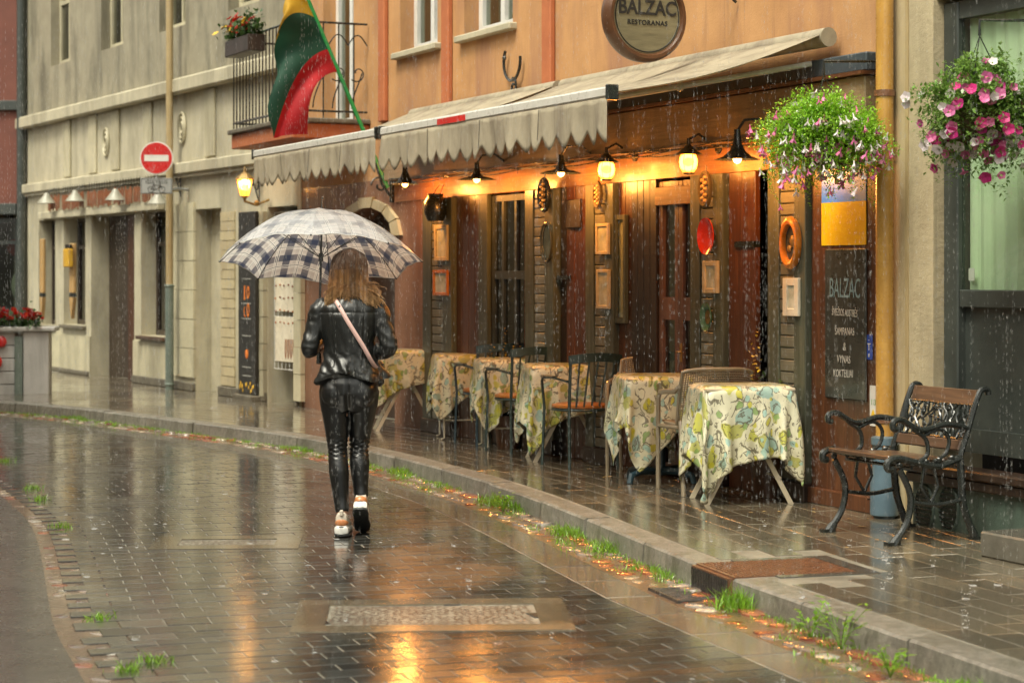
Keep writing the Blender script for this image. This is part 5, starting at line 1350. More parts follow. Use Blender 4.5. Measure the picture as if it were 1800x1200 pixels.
# ================================================================ cafe furniture
TH = .72                                       # table top height above the pavement
def folding_table(loc, rz, label, w=.62, d=.62, style='x'):
    Tt = thing('cafe_table', label, 'table', loc, rz, 'cafe tables under the awnings')
    MB().box(-w/2, w/2, -d/2, d/2, TH-.022, TH, ch=.006).build('table_top', 'cream_metal', Tt, False)
    if style == 'x':
        for y in (-d/2+.05, d/2-.05):
            for sg in (-1, 1):
                mx = T(0, y+(.012 if sg > 0 else -.012), 0)
                b = MB(); dx = .27; b.add([(sg*dx-.017, -.006, 0), (sg*dx+.017, -.006, 0), (sg*dx+.017, .006, 0), (sg*dx-.017, .006, 0), (-sg*.10-.017, -.006, TH-.023), (-sg*.10+.017, -.006, TH-.023), (-sg*.10+.017, .006, TH-.023), (-sg*.10-.017, .006, TH-.023)],
                              [(0, 3, 2, 1), (4, 5, 6, 7), (0, 1, 5, 4), (1, 2, 6, 5), (2, 3, 7, 6), (3, 0, 4, 7)], mx)
                b.build('leg', 'cream_metal', Tt, False)
        for sg in (-1, 1): MB().tube([(sg*.2, -d/2+.05, .16), (sg*.2, d/2-.05, .16)], .008, 6).build('stretcher', 'cream_metal', Tt)
    elif style == 'wire':
        for y in (-d/2+.06, d/2-.06):
            for x in (-w/2+.06, w/2-.06):
                MB().tube([(x, y, TH-.02), (x, y, .02), (x-.03, y, .008)], .008, 8).build('leg', 'cream_metal', Tt)
            MB().tube([(-w/2+.06, y, .17), (w/2-.06, y, .17)], .007, 6).build('stretcher', 'cream_metal', Tt)
    else:
        MB().tube([(0, 0, .04), (0, 0, TH-.02)], .032, 12).build('column', 'iron_blue', Tt)
        for k in range(4):
            a_ = k*pi/2+.6; b = MB(); c_, s_ = cos(a_), sin(a_)
            b.tube([(0, 0, .07), (.2*c_, .2*s_, .075), (.29*c_, .29*s_, .055), (.31*c_, .31*s_, .0)], [.028, .024, .022, .02], 8); b.build('leg', 'iron_blue', Tt)
    return Tt

m, nt, b_, out = _nt('tablecloth_print')
v = coords(nt, 'UV')
warp = N(nt, 'ShaderNodeTexNoise'); warp.inputs['Scale'].default_value = 5; warp.inputs['Detail'].default_value = 3; L(nt, v, warp.inputs['Vector'])
vm = N(nt, 'ShaderNodeVectorMath', operation='MULTIPLY_ADD'); L(nt, warp.outputs['Color'], vm.inputs[0]); vm.inputs[1].default_value = (.16, .16, .16); L(nt, v, vm.inputs[2])
col = (.68, .65, .50); cur = None
def layer(sc, off, dotc, ringc, r0, dist, cur):
    mp = N(nt, 'ShaderNodeMapping'); mp.inputs['Location'].default_value = off; L(nt, vm.outputs[0], mp.inputs[0])
    vo = N(nt, 'ShaderNodeTexVoronoi'); vo.inputs['Scale'].default_value = sc; L(nt, mp.outputs[0], vo.inputs['Vector'])
    d = vo.outputs['Distance']
    n_ = noi(nt, mp.outputs[0], sc*1.7, 2, .5, dist)
    blob = ramp(nt, mth(nt, 'ADD', d, mth(nt, 'MULTIPLY', n_, .35)), [(r0+.10, (1, 1, 1)), (r0+.14, (0, 0, 0))])
    sep = N(nt, 'ShaderNodeSeparateColor'); L(nt, vo.outputs['Color'], sep.inputs[0])
    on = mth(nt, 'GREATER_THAN', sep.outputs[0], .28)
    bcol = ramp(nt, sep.outputs[1], [(0, dotc[0]), (.33, dotc[1]), (.66, dotc[2])])
    bcol.node.color_ramp.interpolation = 'CONSTANT'
    cur = mixc(nt, mth(nt, 'MULTIPLY', blob, mth(nt, 'MULTIPLY', on, .85)), cur, bcol)
    w = mth(nt, 'SINE', mth(nt, 'ADD', mth(nt, 'MULTIPLY', d, 17.0), mth(nt, 'MULTIPLY', n_, 3.0)))
    ring = mth(nt, 'GREATER_THAN', w, .80); msk = mth(nt, 'GREATER_THAN', noi(nt, mp.outputs[0], sc*.9, 2), .50)
    return mixc(nt, mth(nt, 'MULTIPLY', mth(nt, 'MULTIPLY', ring, msk), .8), cur, ringc)
c0 = N(nt, 'ShaderNodeRGB'); c0.outputs[0].default_value = (.72, .69, .50, 1)
cur = layer(10.0, (0, 0, 0), [(.50, .50, .04), (.28, .46, .42), (.42, .42, .08)], (.10, .085, .05), .52, 1.2, c0.outputs[0])
cur = layer(16.0, (3.3, 1.7, 0), [(.35, .58, .52), (.58, .54, .03), (.22, .36, .10)], (.13, .11, .07), .40, 1.5, cur)
damp = ramp(nt, noi(nt, v, 2.6, 5, .6, .3), [(.46, (0, 0, 0)), (.60, (1, 1, 1))])
cur = mixc(nt, mth(nt, 'MULTIPLY', damp, .42), cur, (.30, .27, .16), 'MULTIPLY')
L(nt, cur, b_.inputs['Base Color']); b_.inputs['Roughness'].default_value = .38; b_.inputs['Coat Weight'].default_value = .25; b_.inputs['Coat Roughness'].default_value = .2
bump(nt, b_, noi(nt, v, 70, 4), .12, .003)

def drape(w, d, size, seed, rot=0.0, off=(0, 0), n=46, steps=420):
    """a square cloth let fall over a table top: position based dynamics on a grid"""
    r = np.random.RandomState(seed); g_ = np.linspace(-size/2, size/2, n); X, Y = np.meshgrid(g_, g_, indexing='ij')
    c, s = cos(rot), sin(rot); P = np.stack([c*X-s*Y+off[0], s*X+c*Y+off[1], np.full_like(X, TH+.012)], -1)
    P[..., 2] += r.uniform(0, .01, X.shape)
    for _ in range(3): pass
    V = np.zeros_like(P); h = size/(n-1); dt = .016
    hw, hd = w/2+.014, d/2+.014; top = TH+.012; pin = (np.abs(P[..., 0]) < w/2-.01) & (np.abs(P[..., 1]) < d/2-.01); P0_ = P.copy(); P0_[..., 2] = top
    low = r.normal(0, 1, (6, 6)); 
    def con(Q, a, b, L0, k):
        D = Q[b]-Q[a]; l = np.linalg.norm(D, axis=-1, keepdims=True)+1e-9; C = D*(.5*k*(1-L0/l)); Q[a] += C; Q[b] -= C
    S = slice; A = S(None)
    cons = []
    for st in (0, 1):
        cons.append(((S(st, n-1, 2), A), (S(st+1, n, 2), A), h, 1.0)); cons.append(((A, S(st, n-1, 2)), (A, S(st+1, n, 2)), h, 1.0))
    for st in (0, 1):
        cons.append(((S(st, n-1, 2), S(0, n-1)), (S(st+1, n, 2), S(1, n)), h*sqrt(2), .30)); cons.append(((S(st, n-1, 2), S(1, n)), (S(st+1, n, 2), S(0, n-1)), h*sqrt(2), .30))
    for st in (0, 1, 2, 3):
        cons.append(((S(st, n-2, 4), A), (S(st+2, n, 4), A), 2*h, .05)); cons.append(((A, S(st, n-2, 4)), (A, S(st+2, n, 4)), 2*h, .05))
    def fix(a, b):
        la = len(range(*a.indices(n))); lb = len(range(*b.indices(n))); k = min(la, lb)
        return S(a.start, a.start+(k-1)*(a.step or 1)+1, a.step), S(b.start, b.start+(k-1)*(b.step or 1)+1, b.step)
    cc = []
    for a, b, L0, k in cons:
        a, b = list(a), list(b)
        for i in (0, 1):
            if a[i].start is not None: a[i], b[i] = fix(a[i], b[i])
        cc.append((tuple(a), tuple(b), L0, k))
    wind = r.normal(0, 1, 3)*.25
    for it in range(steps):
        V[..., 2] -= 9.8*dt; V *= .985 if it < steps*.6 else .95
        if it < steps*.5: V[..., 0] += wind[0]*dt*3*np.sin(Y*9+seed+it*.02); V[..., 1] += wind[1]*dt*3*np.sin(X*8+seed*2+it*.02)
        Q = P+V*dt
        for _ in range(7):
            for a, b, L0, k in cc: con(Q, a, b, L0, k)
            ins = (np.abs(Q[..., 0]) < hw) & (np.abs(Q[..., 1]) < hd) & (Q[..., 2] < top) & (Q[..., 2] > top-.35)
            dx = hw-np.abs(Q[..., 0]); dy = hd-np.abs(Q[..., 1]); dz = top-Q[..., 2]
            mz = ins & (dz <= dx) & (dz <= dy); mx_ = ins & ~mz & (dx <= dy); my = ins & ~mz & ~mx_
            Q[..., 2][mz] = top; Q[..., 0][mx_] = np.sign(Q[..., 0][mx_])*hw; Q[..., 1][my] = np.sign(Q[..., 1][my])*hd
            Q[pin] = P0_[pin]; np.maximum(Q[..., 2], .012, out=Q[..., 2])
        V = (Q-P)/dt; on = Q[..., 2] >= top-.001; V[on] *= .3; sp = np.linalg.norm(V, axis=-1, keepdims=True); V *= np.minimum(1, 3.0/(sp+1e-9)); P = Q
    return P
def tablecloth(table, w, d, size, seed, label, rot=0.0, off=(0, 0)):
    n = 46; P = drape(w, d, size, seed, rot, off, n)
    me = bpy.data.meshes.new('tablecloth'); fs = [(i*n+j, (i+1)*n+j, (i+1)*n+j+1, i*n+j+1) for i in range(n-1) for j in range(n-1)]
    me.from_pydata(P.reshape(-1, 3).tolist(), [], fs); uv = me.uv_layers.new(name='UVMap')
    co = [(i/(n-1)*size+seed*1.3, j/(n-1)*size) for i in range(n) for j in range(n)]
    for lp in me.loops: uv.data[lp.index].uv = co[lp.vertex_index]
    me.polygons.foreach_set('use_smooth', [True]*len(me.polygons)); me.materials.append(MATS['tablecloth_print'])
    o = bpy.data.objects.new('tablecloth', me); COL.objects.link(o); o.location = table.location; o.rotation_euler = table.rotation_euler
    o.modifiers.new('sub', 'SUBSURF').levels = 1; o.modifiers['sub'].render_levels = 1
    so = o.modifiers.new('thick', 'SOLIDIFY'); so.thickness = .002
    return tag(o, label, 'tablecloth', 'floral tablecloths on the cafe tables')

def metal_chair(loc, rz, label, mat, group='slatted metal armchairs'):
    C = thing('metal_chair', label, 'chair', loc, rz, group)     # faces +y
    b = MB(); b.lathe([(0, .43), (.19, .43), (.215, .44), (.215, .458), (.19, .465), (0, .462)], 24, S3(1, .95, 1)); b.build('seat', 'seat_orange', C)
    MB().torus(.205, .011, 26, 8, T(0, 0, .425) @ R(pi/2, 'X')).build('seat_ring', mat, C)
    for sx_ in (-1, 1):
        MB().tube([(sx_*.20, -.23, 0), (sx_*.185, -.195, .43), (sx_*.20, -.25, .80)], .0125, 8).build('back_post', mat, C)
        MB().tube([(sx_*.22, .2, 0), (sx_*.21, .18, .43), (sx_*.235, .17, .63), (sx_*.235, .145, .655), (sx_*.235, .0, .665), (sx_*.20, -.215, .64)], .0115, 8).build('front_leg', mat, C)
        MB().box(sx_*.235-.022, sx_*.235+.022, -.06, .15, .664, .676, ch=.005).build('armrest', mat, C, False)
    b = MB(); n = 10; top = []
    for i in range(n+1):
        u = -1+2*i/n; top.append((u*.215, -.255-.045*(1-u*u), .80+.02*(1-u*u)))
    for k in range(len(top)-1):
        a_, c_ = top[k], top[k+1]; b.add([(a_[0], a_[1]-.008, a_[2]-.035), (c_[0], c_[1]-.008, c_[2]-.035), (c_[0], c_[1]-.008, c_[2]+.03), (a_[0], a_[1]-.008, a_[2]+.03), (a_[0], a_[1]+.008, a_[2]-.035), (c_[0], c_[1]+.008, c_[2]-.035), (c_[0], c_[1]+.008, c_[2]+.03), (a_[0], a_[1]+.008, a_[2]+.03)], [(0, 1, 2, 3), (7, 6, 5, 4), (3, 2, 6, 7), (4, 5, 1, 0)])
    b.build('top_rail', mat, C, False)
    for i in range(5):
        u = -.66+.33*i; MB().tube([(u*.19, -.19, .45), (u*.215, -.255-.045*(1-u*u), .78)], .0075, 6).build('spindle', mat, C)
    return C

def net_chair(loc, rz, label):
    C = thing('plastic_armchair', label, 'chair', loc, rz, 'taupe plastic armchairs')  # faces +y
    b = MB(); nu, nv = 34, 24
    def shell(u, v):          # u -1..1 across, v 0..1 up the back
        w = .225+.03*v-.02*v*v; yb = -.20-.10*v-.02*v*v; curve = .10*(u*u)*(1-.35*v)
        return (u*w, yb+curve, .44+.375*v*(1-.06*u**4)-.0*u)
    for i in range(nu+1):
        for j in range(nv+1): b.v.append(shell(-1+2*i/nu, j/nv))
    for i in range(nu):
        for j in range(nv): q = i*(nv+1)+j; b.f.append((q, q+1, q+nv+2, q+nv+1))
    o = b.build('back_net', 'plastic_taupe', C); wf = o.modifiers.new('net', 'WIREFRAME'); wf.thickness = .0095; wf.use_even_offset = False
    b = MB(); nu, nv = 30, 26
    for i in range(nu+1):
        for j in range(nv+1):
            u, v = -1+2*i/nu, j/nv; b.v.append((u*(.225+.01*v), -.205+.43*v+.10*u*u*(1-v), .44+.012*u*u-.015*sin(pi*v)))
    for i in range(nu):
        for j in range(nv): q = i*(nv+1)+j; b.f.append((q, q+1, q+nv+2, q+nv+1))
    o = b.build('seat_net', 'plastic_taupe', C); wf = o.modifiers.new('net', 'WIREFRAME'); wf.thickness = .0095; wf.use_even_offset = False
    pts = [shell(-1, v/10) for v in range(11)]+[shell(-1+u/8, 1) for u in range(1, 17)]+[shell(1, 1-v/10) for v in range(1, 11)]
    MB().tube(pts, .011, 8).build('back_rim', 'plastic_taupe', C)
    MB().tube([(-.225, -.10, .44), (-.235, .12, .44), (-.21, .225, .435), (.21, .225, .435), (.235, .12, .44), (.225, -.10, .44)], .014, 8).build('seat_rim', 'plastic_taupe', C)
    for s_ in (-1, 1):
        MB().tube([(s_*.262, .21, 0), (s_*.268, .19, .40), (s_*.272, .17, .60), (s_*.272, .13, .645), (s_*.272, 0, .655), (s_*.262, -.18, .665), (s_*.25, -.235, .70)], [.02, .02, .02, .018, .018, .017, .014], 8, flat=.8).build('arm_leg', 'plastic_taupe', C)
        MB().tube([(s_*.25, -.33, 0), (s_*.245, -.27, .30), (s_*.232, -.20, .47)], .019, 8, flat=.8).build('rear_leg', 'plastic_taupe', C)
        MB().tube([(s_*.268, .19, .42), (s_*.24, -.2, .43)], .013, 8).build('side_rail', 'plastic_taupe', C)
    return C

bn = make_bench(Vector((2.093, 10.84, KZ)), FA.rot)
al = radians(8)                                    # tables stand nearly parallel to the house
def ground_at(px, y, z=KZ): return Vector(((px-900)/F*y, y, z))
ax = Vector((cos(al), sin(al), 0)); ay = Vector((-sin(al), cos(al), 0))
def table_at(px_left, Y, w, d): c = ground_at(px_left, Y); return c+ax*w/2+ay*d/2
TB = [
 (1241, 12.25, .57, .50, 'x', 'nearest cafe table on crossed cream legs, right of the plastic chairs', 'nearest floral tablecloth, its long corner almost on the ground', 1.20, 11, .10, (-.05, -.06)),
 (1103, 13.45, .57, .50, 'ped', 'cafe table on a dark blue pedestal foot between the two plastic chairs', 'floral tablecloth with an upturned pointed corner on the pedestal table', 1.10, 23, .50, (-.06, -.02)),
 (935, 15.05, .60, .50, 'x', 'third nearest cafe table, on crossed cream legs behind the green slatted chair', 'floral tablecloth on the third table from the right, long on its left side', 1.15, 37, .16, (-.08, -.03)),
 (846, 16.10, .58, .50, 'wire', 'thin wire legged cafe table, fourth from the right', 'floral tablecloth on the fourth table from the right, folded at its corner', 1.06, 41, .35, (-.04, -.02)),
 (770, 17.0, .58, .50, 'wire', 'thin wire legged cafe table, fifth from the right, left of the blue chair', 'floral tablecloth on the fifth table from the right, with two hanging points', 1.08, 53, .28, (-.02, 0)),
 (660, 18.0, .58, .46, 'x', 'farthest cafe table on crossed cream legs, right behind the walking woman', 'floral tablecloth on the farthest table beside the walking woman', 1.0, 67, .2, (0, -.02)),
]
tabs = []
for px, Y, w, d, st, l1, l2, size, seed, rot, off in TB:
    t_ = folding_table(table_at(px, Y, w, d), al, l1, w, d, st); tabs.append(t_)
    tablecloth(t_, w, d, size, seed, l2, rot, off)
away = FA.rot-pi/2                                  # chairs that look along the street, away from the camera
net = net_chair(ground_at(1243, 13.0)+Vector((0, .12, 0)), radians(12), 'nearer taupe net backed plastic chair, between the two nearest tables')
copy_thing(net, 'farther taupe net backed plastic chair, behind the pedestal table', ground_at(1140, 14.25), radians(168))
mc = metal_chair(ground_at(1020, 14.78), radians(24), 'dark green slatted metal chair with orange seat, nearest of the metal chairs', 'iron_green')
c2 = copy_thing(mc, 'dark green slatted metal chair with orange seat in front of the fourth table', ground_at(916, 16.0), radians(26))
c3 = metal_chair(ground_at(858, 16.75), radians(24), 'dark blue slatted metal chair, farthest left of the metal chairs', 'iron_blue')
c4 = copy_thing(mc, 'dark slatted metal chair half hidden behind the third table by the wall', ground_at(1000, 16.2), radians(150))

# ================================================================ covers, hatch, drain
def cover(c, w, h, rz, label, name='manhole_cover'):
    o = thing(name, label, 'manhole cover', (c.x, c.y, 0), rz)
    b = MB(); f = .035; g_ = .11
    for (x0, x1, y0, y1) in ((-w/2-g_, w/2+g_, -h/2-g_, -h/2+f), (-w/2-g_, w/2+g_, h/2-f, h/2+g_), (-w/2-g_, -w/2+f, -h/2+f, h/2-f), (w/2-f, w/2+g_, -h/2+f, h/2-f)): b.box(x0, x1, y0, y1, -.04, .0038)
    b.build('frame', 'slab_wet', o, False)
    n = 2 if w > .8 else 1
    for i in range(n):
        y0 = -h/2+f+.004+i*(h-2*f)/n; y1 = y0+(h-2*f)/n-.008
        MB().box(-w/2+f+.004, w/2-f-.004, y0, y1, -.03, -.004).build('lid', 'rust_dark', o, False)
        me = MB().box(-.016, .016, -.004, .004, -.004, .001).mesh('stud', 'steel_dark', False); b = MB(); k = 0
        x = -w/2+f+.03
        while x < w/2-f-.03:
            y = y0+.015
            while y < y1-.01:
                b.box(-.013, .013, -.0035, .0035, -.004, -.0024, T(x+rnd.uniform(-.012, .012), y+rnd.uniform(-.004, .004), 0) @ R(rnd.uniform(-1.2, 1.2))); y += .020; k += 1
            x += .034
        stuff(b.build('tread', 'rust_dark', o, False))
cover(COVERS[0][0], COVERS[0][1], COVERS[0][2], radians(3), 'large rusty double lid cover in the roadway at the bottom of the picture')
cover(COVERS[1][0], COVERS[1][1], COVERS[1][2], radians(3), 'small square metal cover in the roadway left of the shoes')
p, an = K(HATCH_A, -.36, KZ)
HT = thing('cellar_hatch', 'rusty chequered metal hatch with stone frame set in the pavement edge', 'hatch', p, an)
b = MB()
b.box(-.30, .30, -.37, -.28, -.03, .004); b.box(-.30, -.24, -.28, .15, -.03, .004); b.box(.24, .30, -.28, .15, -.03, .004)
b.build('frame', 'slab_border', HT, False)
MB().box(-.235, .235, -.275, .36, -.02, .0035).build('lid', 'rust', HT, False)
b = MB(); k = 0
for i in range(17):
    for j in range(24): b.box(-.010, .010, -.003, .003, .0036, .0065, T(-.22+i*.0275, -.265+j*.026, 0) @ R(.75 if (i+j) % 2 else -.75))
stuff(b.build('tread', 'rust', HT, False))
MB().box(-.235, .235, .352, .385, -.12, -.004).build('front_grate', 'rust', HT, False)
b = MB()
for i in range(22): b.box(-.226+i*.021, -.218+i*.021, .386, .392, -.115, -.01)
stuff(b.build('grate_bars', 'steel_dark', HT, False))
p, an = K(HATCH_A+.05, .12, 0)
DG = thing('drain_grate', 'dark iron drain grate in the cobble gutter below the rusty hatch', 'drain', p, an)
for i in range(12): MB().box(-.20+i*.034, -.185+i*.034, -.11, .11, -.01, .010, ch=.002).build('bar', 'steel_dark', DG, False)
MB().box(-.21, .21, -.125, -.111, -.01, .012).build('edge', 'steel_dark', DG, False); MB().box(-.21, .21, .111, .125, -.01, .012).build('edge', 'steel_dark', DG, False)

# ================================================================ grass in the gutters, weeds, fallen leaves
b = MB(); r = random.Random(21)
def tuft(b, p, n, h, sp):
    for _ in range(n):
        q = p+Vector((r.gauss(0, sp), r.gauss(0, sp), 0)); d = Vector((r.gauss(0, .5), r.gauss(0, .5), 1)).normalized(); l = h*r.uniform(.5, 1.25); w = r.uniform(.0018, .0035)
        sd_ = Vector((r.uniform(-1, 1), r.uniform(-1, 1), 0)).normalized()*w; m1 = q+d*l*.55; tip = q+d*l+Vector((d.x, d.y, -.25))*l*.25
        b.add([q-sd_, q+sd_, m1+sd_*.8, tip, m1-sd_*.8], [(0, 1, 2, 4), (4, 2, 3)])
a = .5
while a < KLEN-2:
    dens = noise.noise(Vector((a*1.3, 4, 2)))+.10*noise.noise(Vector((a*5, 1, 0)))
    if dens > -.22 and abs(a-HATCH_A) > .25:
        p, an = K(a, .03+abs(r.gauss(0, .035)), .008); tuft(b, p, int(14+70*max(0, dens)), (.03+.07*max(0, dens))*r.uniform(.5, 1.3), .03)
    if r.random() < .16: p, an = K(a, r.uniform(.05, .25), .002); tuft(b, p, 16, .03, .03)
    a += .05
p, an = K(HATCH_A-.42, .06, .008); tuft(b, p, 260, .11, .05)
for ga in (7.5, 8.2, 9.9): 
    p, an = K(ga, .05, .008); tuft(b, p, 160, .08, .06)
for px, py in ((110, 928), (70, 880), (8, 812), (225, 1180), (275, 1165), (60, 860), (175, 1090)):
    tuft(b, G(px, py, -.005), 60, .05, .035)
stuff(b.build('grass', 'grass_blade'))
def weed(px, py, label, h=.16, n=9, z=.008):
    p = G(px, py, z); o = thing('weed', label, 'weed', p, rnd.uniform(0, 6)); r = random.Random(px); b = MB(); b2 = MB()
    for k in range(n):
        a_ = 6.28*k/n+r.uniform(-.3, .3); tip = Vector((cos(a_)*h*.55, sin(a_)*h*.55, h*r.uniform(.5, 1.1)))
        b2.tube([(0, 0, 0), tuple(tip*.5+Vector((0, 0, h*.15))), tuple(tip)], .0018, 4)
        for i in range(6):
            q = tip*(.35+.13*i)+Vector((0, 0, .01)); leafquad(b, q, Vector((cos(a_)+r.gauss(0, .8), sin(a_)+r.gauss(0, .8), r.gauss(.2, .3))), r.uniform(.025, .05), r.uniform(.007, .012))
    stuff(b.build('leaves', 'grass_blade', o)); stuff(b2.build('stems', 'grass_blade', o))
weed(1478, 1142, 'tallest broad leafed weed against the kerb at lower right', .19, 10)
weed(1425, 1122, 'small leafy weed left of the tallest weed by the kerb', .12, 8)
weed(1565, 1190, 'low weed by the kerb nearest the bottom right corner', .10, 8)
weed(884, 900, 'bright leafy clump at the kerb beyond the drain, right of the walking woman', .11, 12)
lf = MB().add([(0, -.022, 0), (.012, 0, .003), (0, .022, 0), (-.012, 0, .003)], [(0, 1, 2, 3)]).mesh('leaf', 'leaf_fallen', False)
LV = thing('fallen_leaves', 'scattered small wet fallen leaves and petals on the pavement by the bench', 'leaves', (2.0, 10.5, KZ)); r = random.Random(8)
for k in range(60):
    p = FA.P(r.uniform(-2.0, 3.0), abs(r.gauss(.1, .5))+.1, KZ+.003); link(lf, 'leaf', LV, p-LV.location, (r.gauss(0, .06), r.gauss(0, .06), r.uniform(0, 6)), (r.uniform(.5, 1.0),)*3)
# ================================================================ walking woman
def baked(o, extra=None):
    dg = bpy.context.evaluated_depsgraph_get(); bpy.context.view_layer.update()
    me = bpy.data.meshes.new_from_object(o.evaluated_get(dg)); old = o.data; o.modifiers.clear(); o.data = me; return me
def remeshed(b, name, mat, parent, vox, smooth=6, fn=None):
    me = bpy.data.meshes.new(name); me.from_pydata(b.v, [], b.f); bm = bmesh.new(); bm.from_mesh(me); bmesh.ops.recalc_face_normals(bm, faces=bm.faces); bm.to_mesh(me); bm.free()
    o = bpy.data.objects.new(name, me); COL.objects.link(o)
    rm = o.modifiers.new('r', 'REMESH'); rm.mode = 'VOXEL'; rm.voxel_size = vox; rm.use_smooth_shade = True
    sm_ = o.modifiers.new('s', 'SMOOTH'); sm_.iterations = smooth; sm_.factor = .5
    baked(o); me = o.data
    if fn:
        nv = [(v.co.copy(), v.normal.copy()) for v in me.vertices]
        for v, (c, n_) in zip(me.vertices, nv): v.co = fn(c, n_)
    me.polygons.foreach_set('use_smooth', [True]*len(me.polygons)); me.materials.clear(); me.materials.append(MATS[mat]); me.update(); o.parent = parent; return o
def path_loft(b, P, rs, n=16, sub=5, e=2.0):
    """smooth limb through points P with radii (a,b)"""
    pts = [Vector(p) for p in P]; out = []; rr = []
    Q = [pts[0]]+pts+[pts[-1]]; RR = [rs[0]]+list(rs)+[rs[-1]]
    for i in range(1, len(Q)-2):
        for k in range(sub):
            t = k/sub; out.append(.5*((2*Q[i])+(-Q[i-1]+Q[i+1])*t+(2*Q[i-1]-5*Q[i]+4*Q[i+1]-Q[i+2])*t*t+(-Q[i-1]+3*Q[i]-3*Q[i+1]+Q[i+2])*t**3)); rr.append(RR[i]*(1-t)+RR[i+1]*t)
    out.append(pts[-1]); rr.append(rs[-1]); b.tube(out, rr, n)
M('skin', (.58, .34, .24), (.50, .28, .19), 12, rough=.45, bmp=.15, bs=200)
def leather(name, col, rough, foldscale, amt):
    m, nt, b, out = _nt(name); v = coords(nt, 'Object', (1, 1, .35))
    b.inputs['Base Color'].default_value = (*col, 1)
    f = noi(nt, v, foldscale, 4, .55, .6); g2 = noi(nt, coords(nt), 140, 3)
    L(nt, mth(nt, 'MULTIPLY_ADD', noi(nt, v, 9, 4), .22, rough-.11), b.inputs['Roughness'])
    b.inputs['Coat Weight'].default_value = .2; b.inputs['Coat Roughness'].default_value = .25
    n1 = bump(nt, None, f, amt, .03); bump(nt, b, g2, .12, .002, n1); return m
leather('leather_black', (.008, .009, .009), .42, 13, .38)
leather('legging_black', (.005, .0055, .006), .36, 5, .06)
M('strap_pink', (.72, .48, .44), (.62, .40, .37), 8, rough=.45, bmp=.2)
M('shoe_cream', (.62, .56, .47), (.48, .42, .34), 10, rough=.5, bmp=.3, bs=80)
M('shoe_copper', (.55, .22, .08), (.42, .16, .06), 12, rough=.35, bmp=.2)
M('shoe_black', (.02, .022, .022), None, 12, rough=.5)
W0 = Vector((-.965, 11.80, 0))
PE = thing('person', 'woman in black leather jacket and leggings walking away under the checked umbrella', 'person', W0, 0)
# --- limbs in her own frame: x to the right, y ahead, z up
LH, LK, LA = (-.085, 0, .86), (-.070, .02, .50), (-.036, -.045, .105)
RH, RK, RA = (.085, 0, .86), (.052, .085, .515), (.070, .02, .185)
b = MB()
b.loft([(0, 0, .76, .10, .07), (0, -.005, .82, .155, .10), (0, -.01, .90, .165, .11), (0, 0, .99, .135, .095), (0, 0, 1.06, .118, .085), (0, 0, 1.16, .135, .095), (0, 0, 1.28, .16, .10), (0, 0, 1.35, .165, .085), (0, .005, 1.395, .12, .07), (0, .01, 1.42, .06, .055), (0, .02, 1.50, .05, .05)], 22)
b.ball((0, .035, 1.585), .095, 18, 14, sq=(.82, 1.0, 1.2)); b.ball((0, .075, 1.53), .055, 12, 8, sq=(.9, .9, .9))
b.tube([(0, .125, 1.60), (0, .150, 1.565), (0, .128, 1.555)], [.008, .014, .008], 8)
for s_ in (-1, 1): b.ball((s_*.079, .03, 1.575), .018, 8, 6, sq=(.4, .8, 1.3))
for A_, B_, C_ in ((LH, LK, LA), (RH, RK, RA)):
    A_, B_, C_ = Vector(A_), Vector(B_), Vector(C_)
    path_loft(b, [A_, (A_+B_)/2, B_, B_.lerp(C_, .33)+Vector((0, -.012, 0)), C_], [.085, .073, .047, .050, .030])
    d = Vector((0, .17, -.05 if C_.z < .15 else -.14)); path_loft(b, [C_+Vector((0, -.02, -.02)), C_+d*.4+Vector((0, 0, -.02)), C_+d+Vector((0, 0, -.01))], [.034, .036, .028])
LS, LE, LW = Vector((-.165, 0, 1.355)), Vector((-.232, -.03, 1.10)), Vector((-.20, .20, 1.14))
RS, RE, RW = Vector((.165, 0, 1.355)), Vector((.235, -.03, 1.10)), Vector((-.09, .235, 1.10))
for A_, B_, C_ in ((LS, LE, LW), (RS, RE, RW)):
    path_loft(b, [A_, (A_+B_)/2, B_, B_.lerp(C_, .5), C_], [.048, .041, .033, .031, .024])
GRIP = Vector((-.205, .285, 1.13))
def hand(wrist, grip, side, up):
    d = (grip-wrist); d.normalize(); b.tube([wrist, wrist+d*.04, wrist+d*.075], [.024, .030, .028], 10, flat=.8)
    base = wrist+d*.07
    for k in range(4):                                   # fingers curl round the handle
        z = up-.022*k; l = (.9, 1, .95, .78)[k]; c = grip+Vector((0, 0, z)); a0 = atan2(base.y-grip.y, base.x-grip.x)
        pts = [base+Vector((0, 0, z*.9))]+[c+Vector((cos(a0+side*t), sin(a0+side*t), 0))*.022 for t in (.5, 1.3, 2.1, 2.9*l)]
        b.tube(pts, [.0095, .009, .0085, .008, .0065], 7)
    c = grip+Vector((0, 0, up+.01)); b.tube([wrist+d*.03+Vector((0, 0, .02)), base+Vector((0, 0, up*.4+.018)), c+Vector((cos(a0-side*.8), sin(a0-side*.8), 0))*.022, c+Vector((cos(a0-side*1.9), sin(a0-side*1.9), 0))*.021], [.011, .0105, .0095, .0075], 7)
hand(LW, GRIP, 1, .035); hand(RW, GRIP+Vector((0.004, 0, -.09)), -1, .03)
body = remeshed(b, 'body', 'skin', PE, .0058, 3)
for s_ in (-1, 1):
    MB().ball((s_*.032, .118, 1.595), .011, 8, 6).build('eye', 'paint_white', PE); 
MB().tube([(-.022, .121, 1.527), (0, .128, 1.525), (.022, .121, 1.527)], .005, 6).build('lips', 'strap_pink', PE)
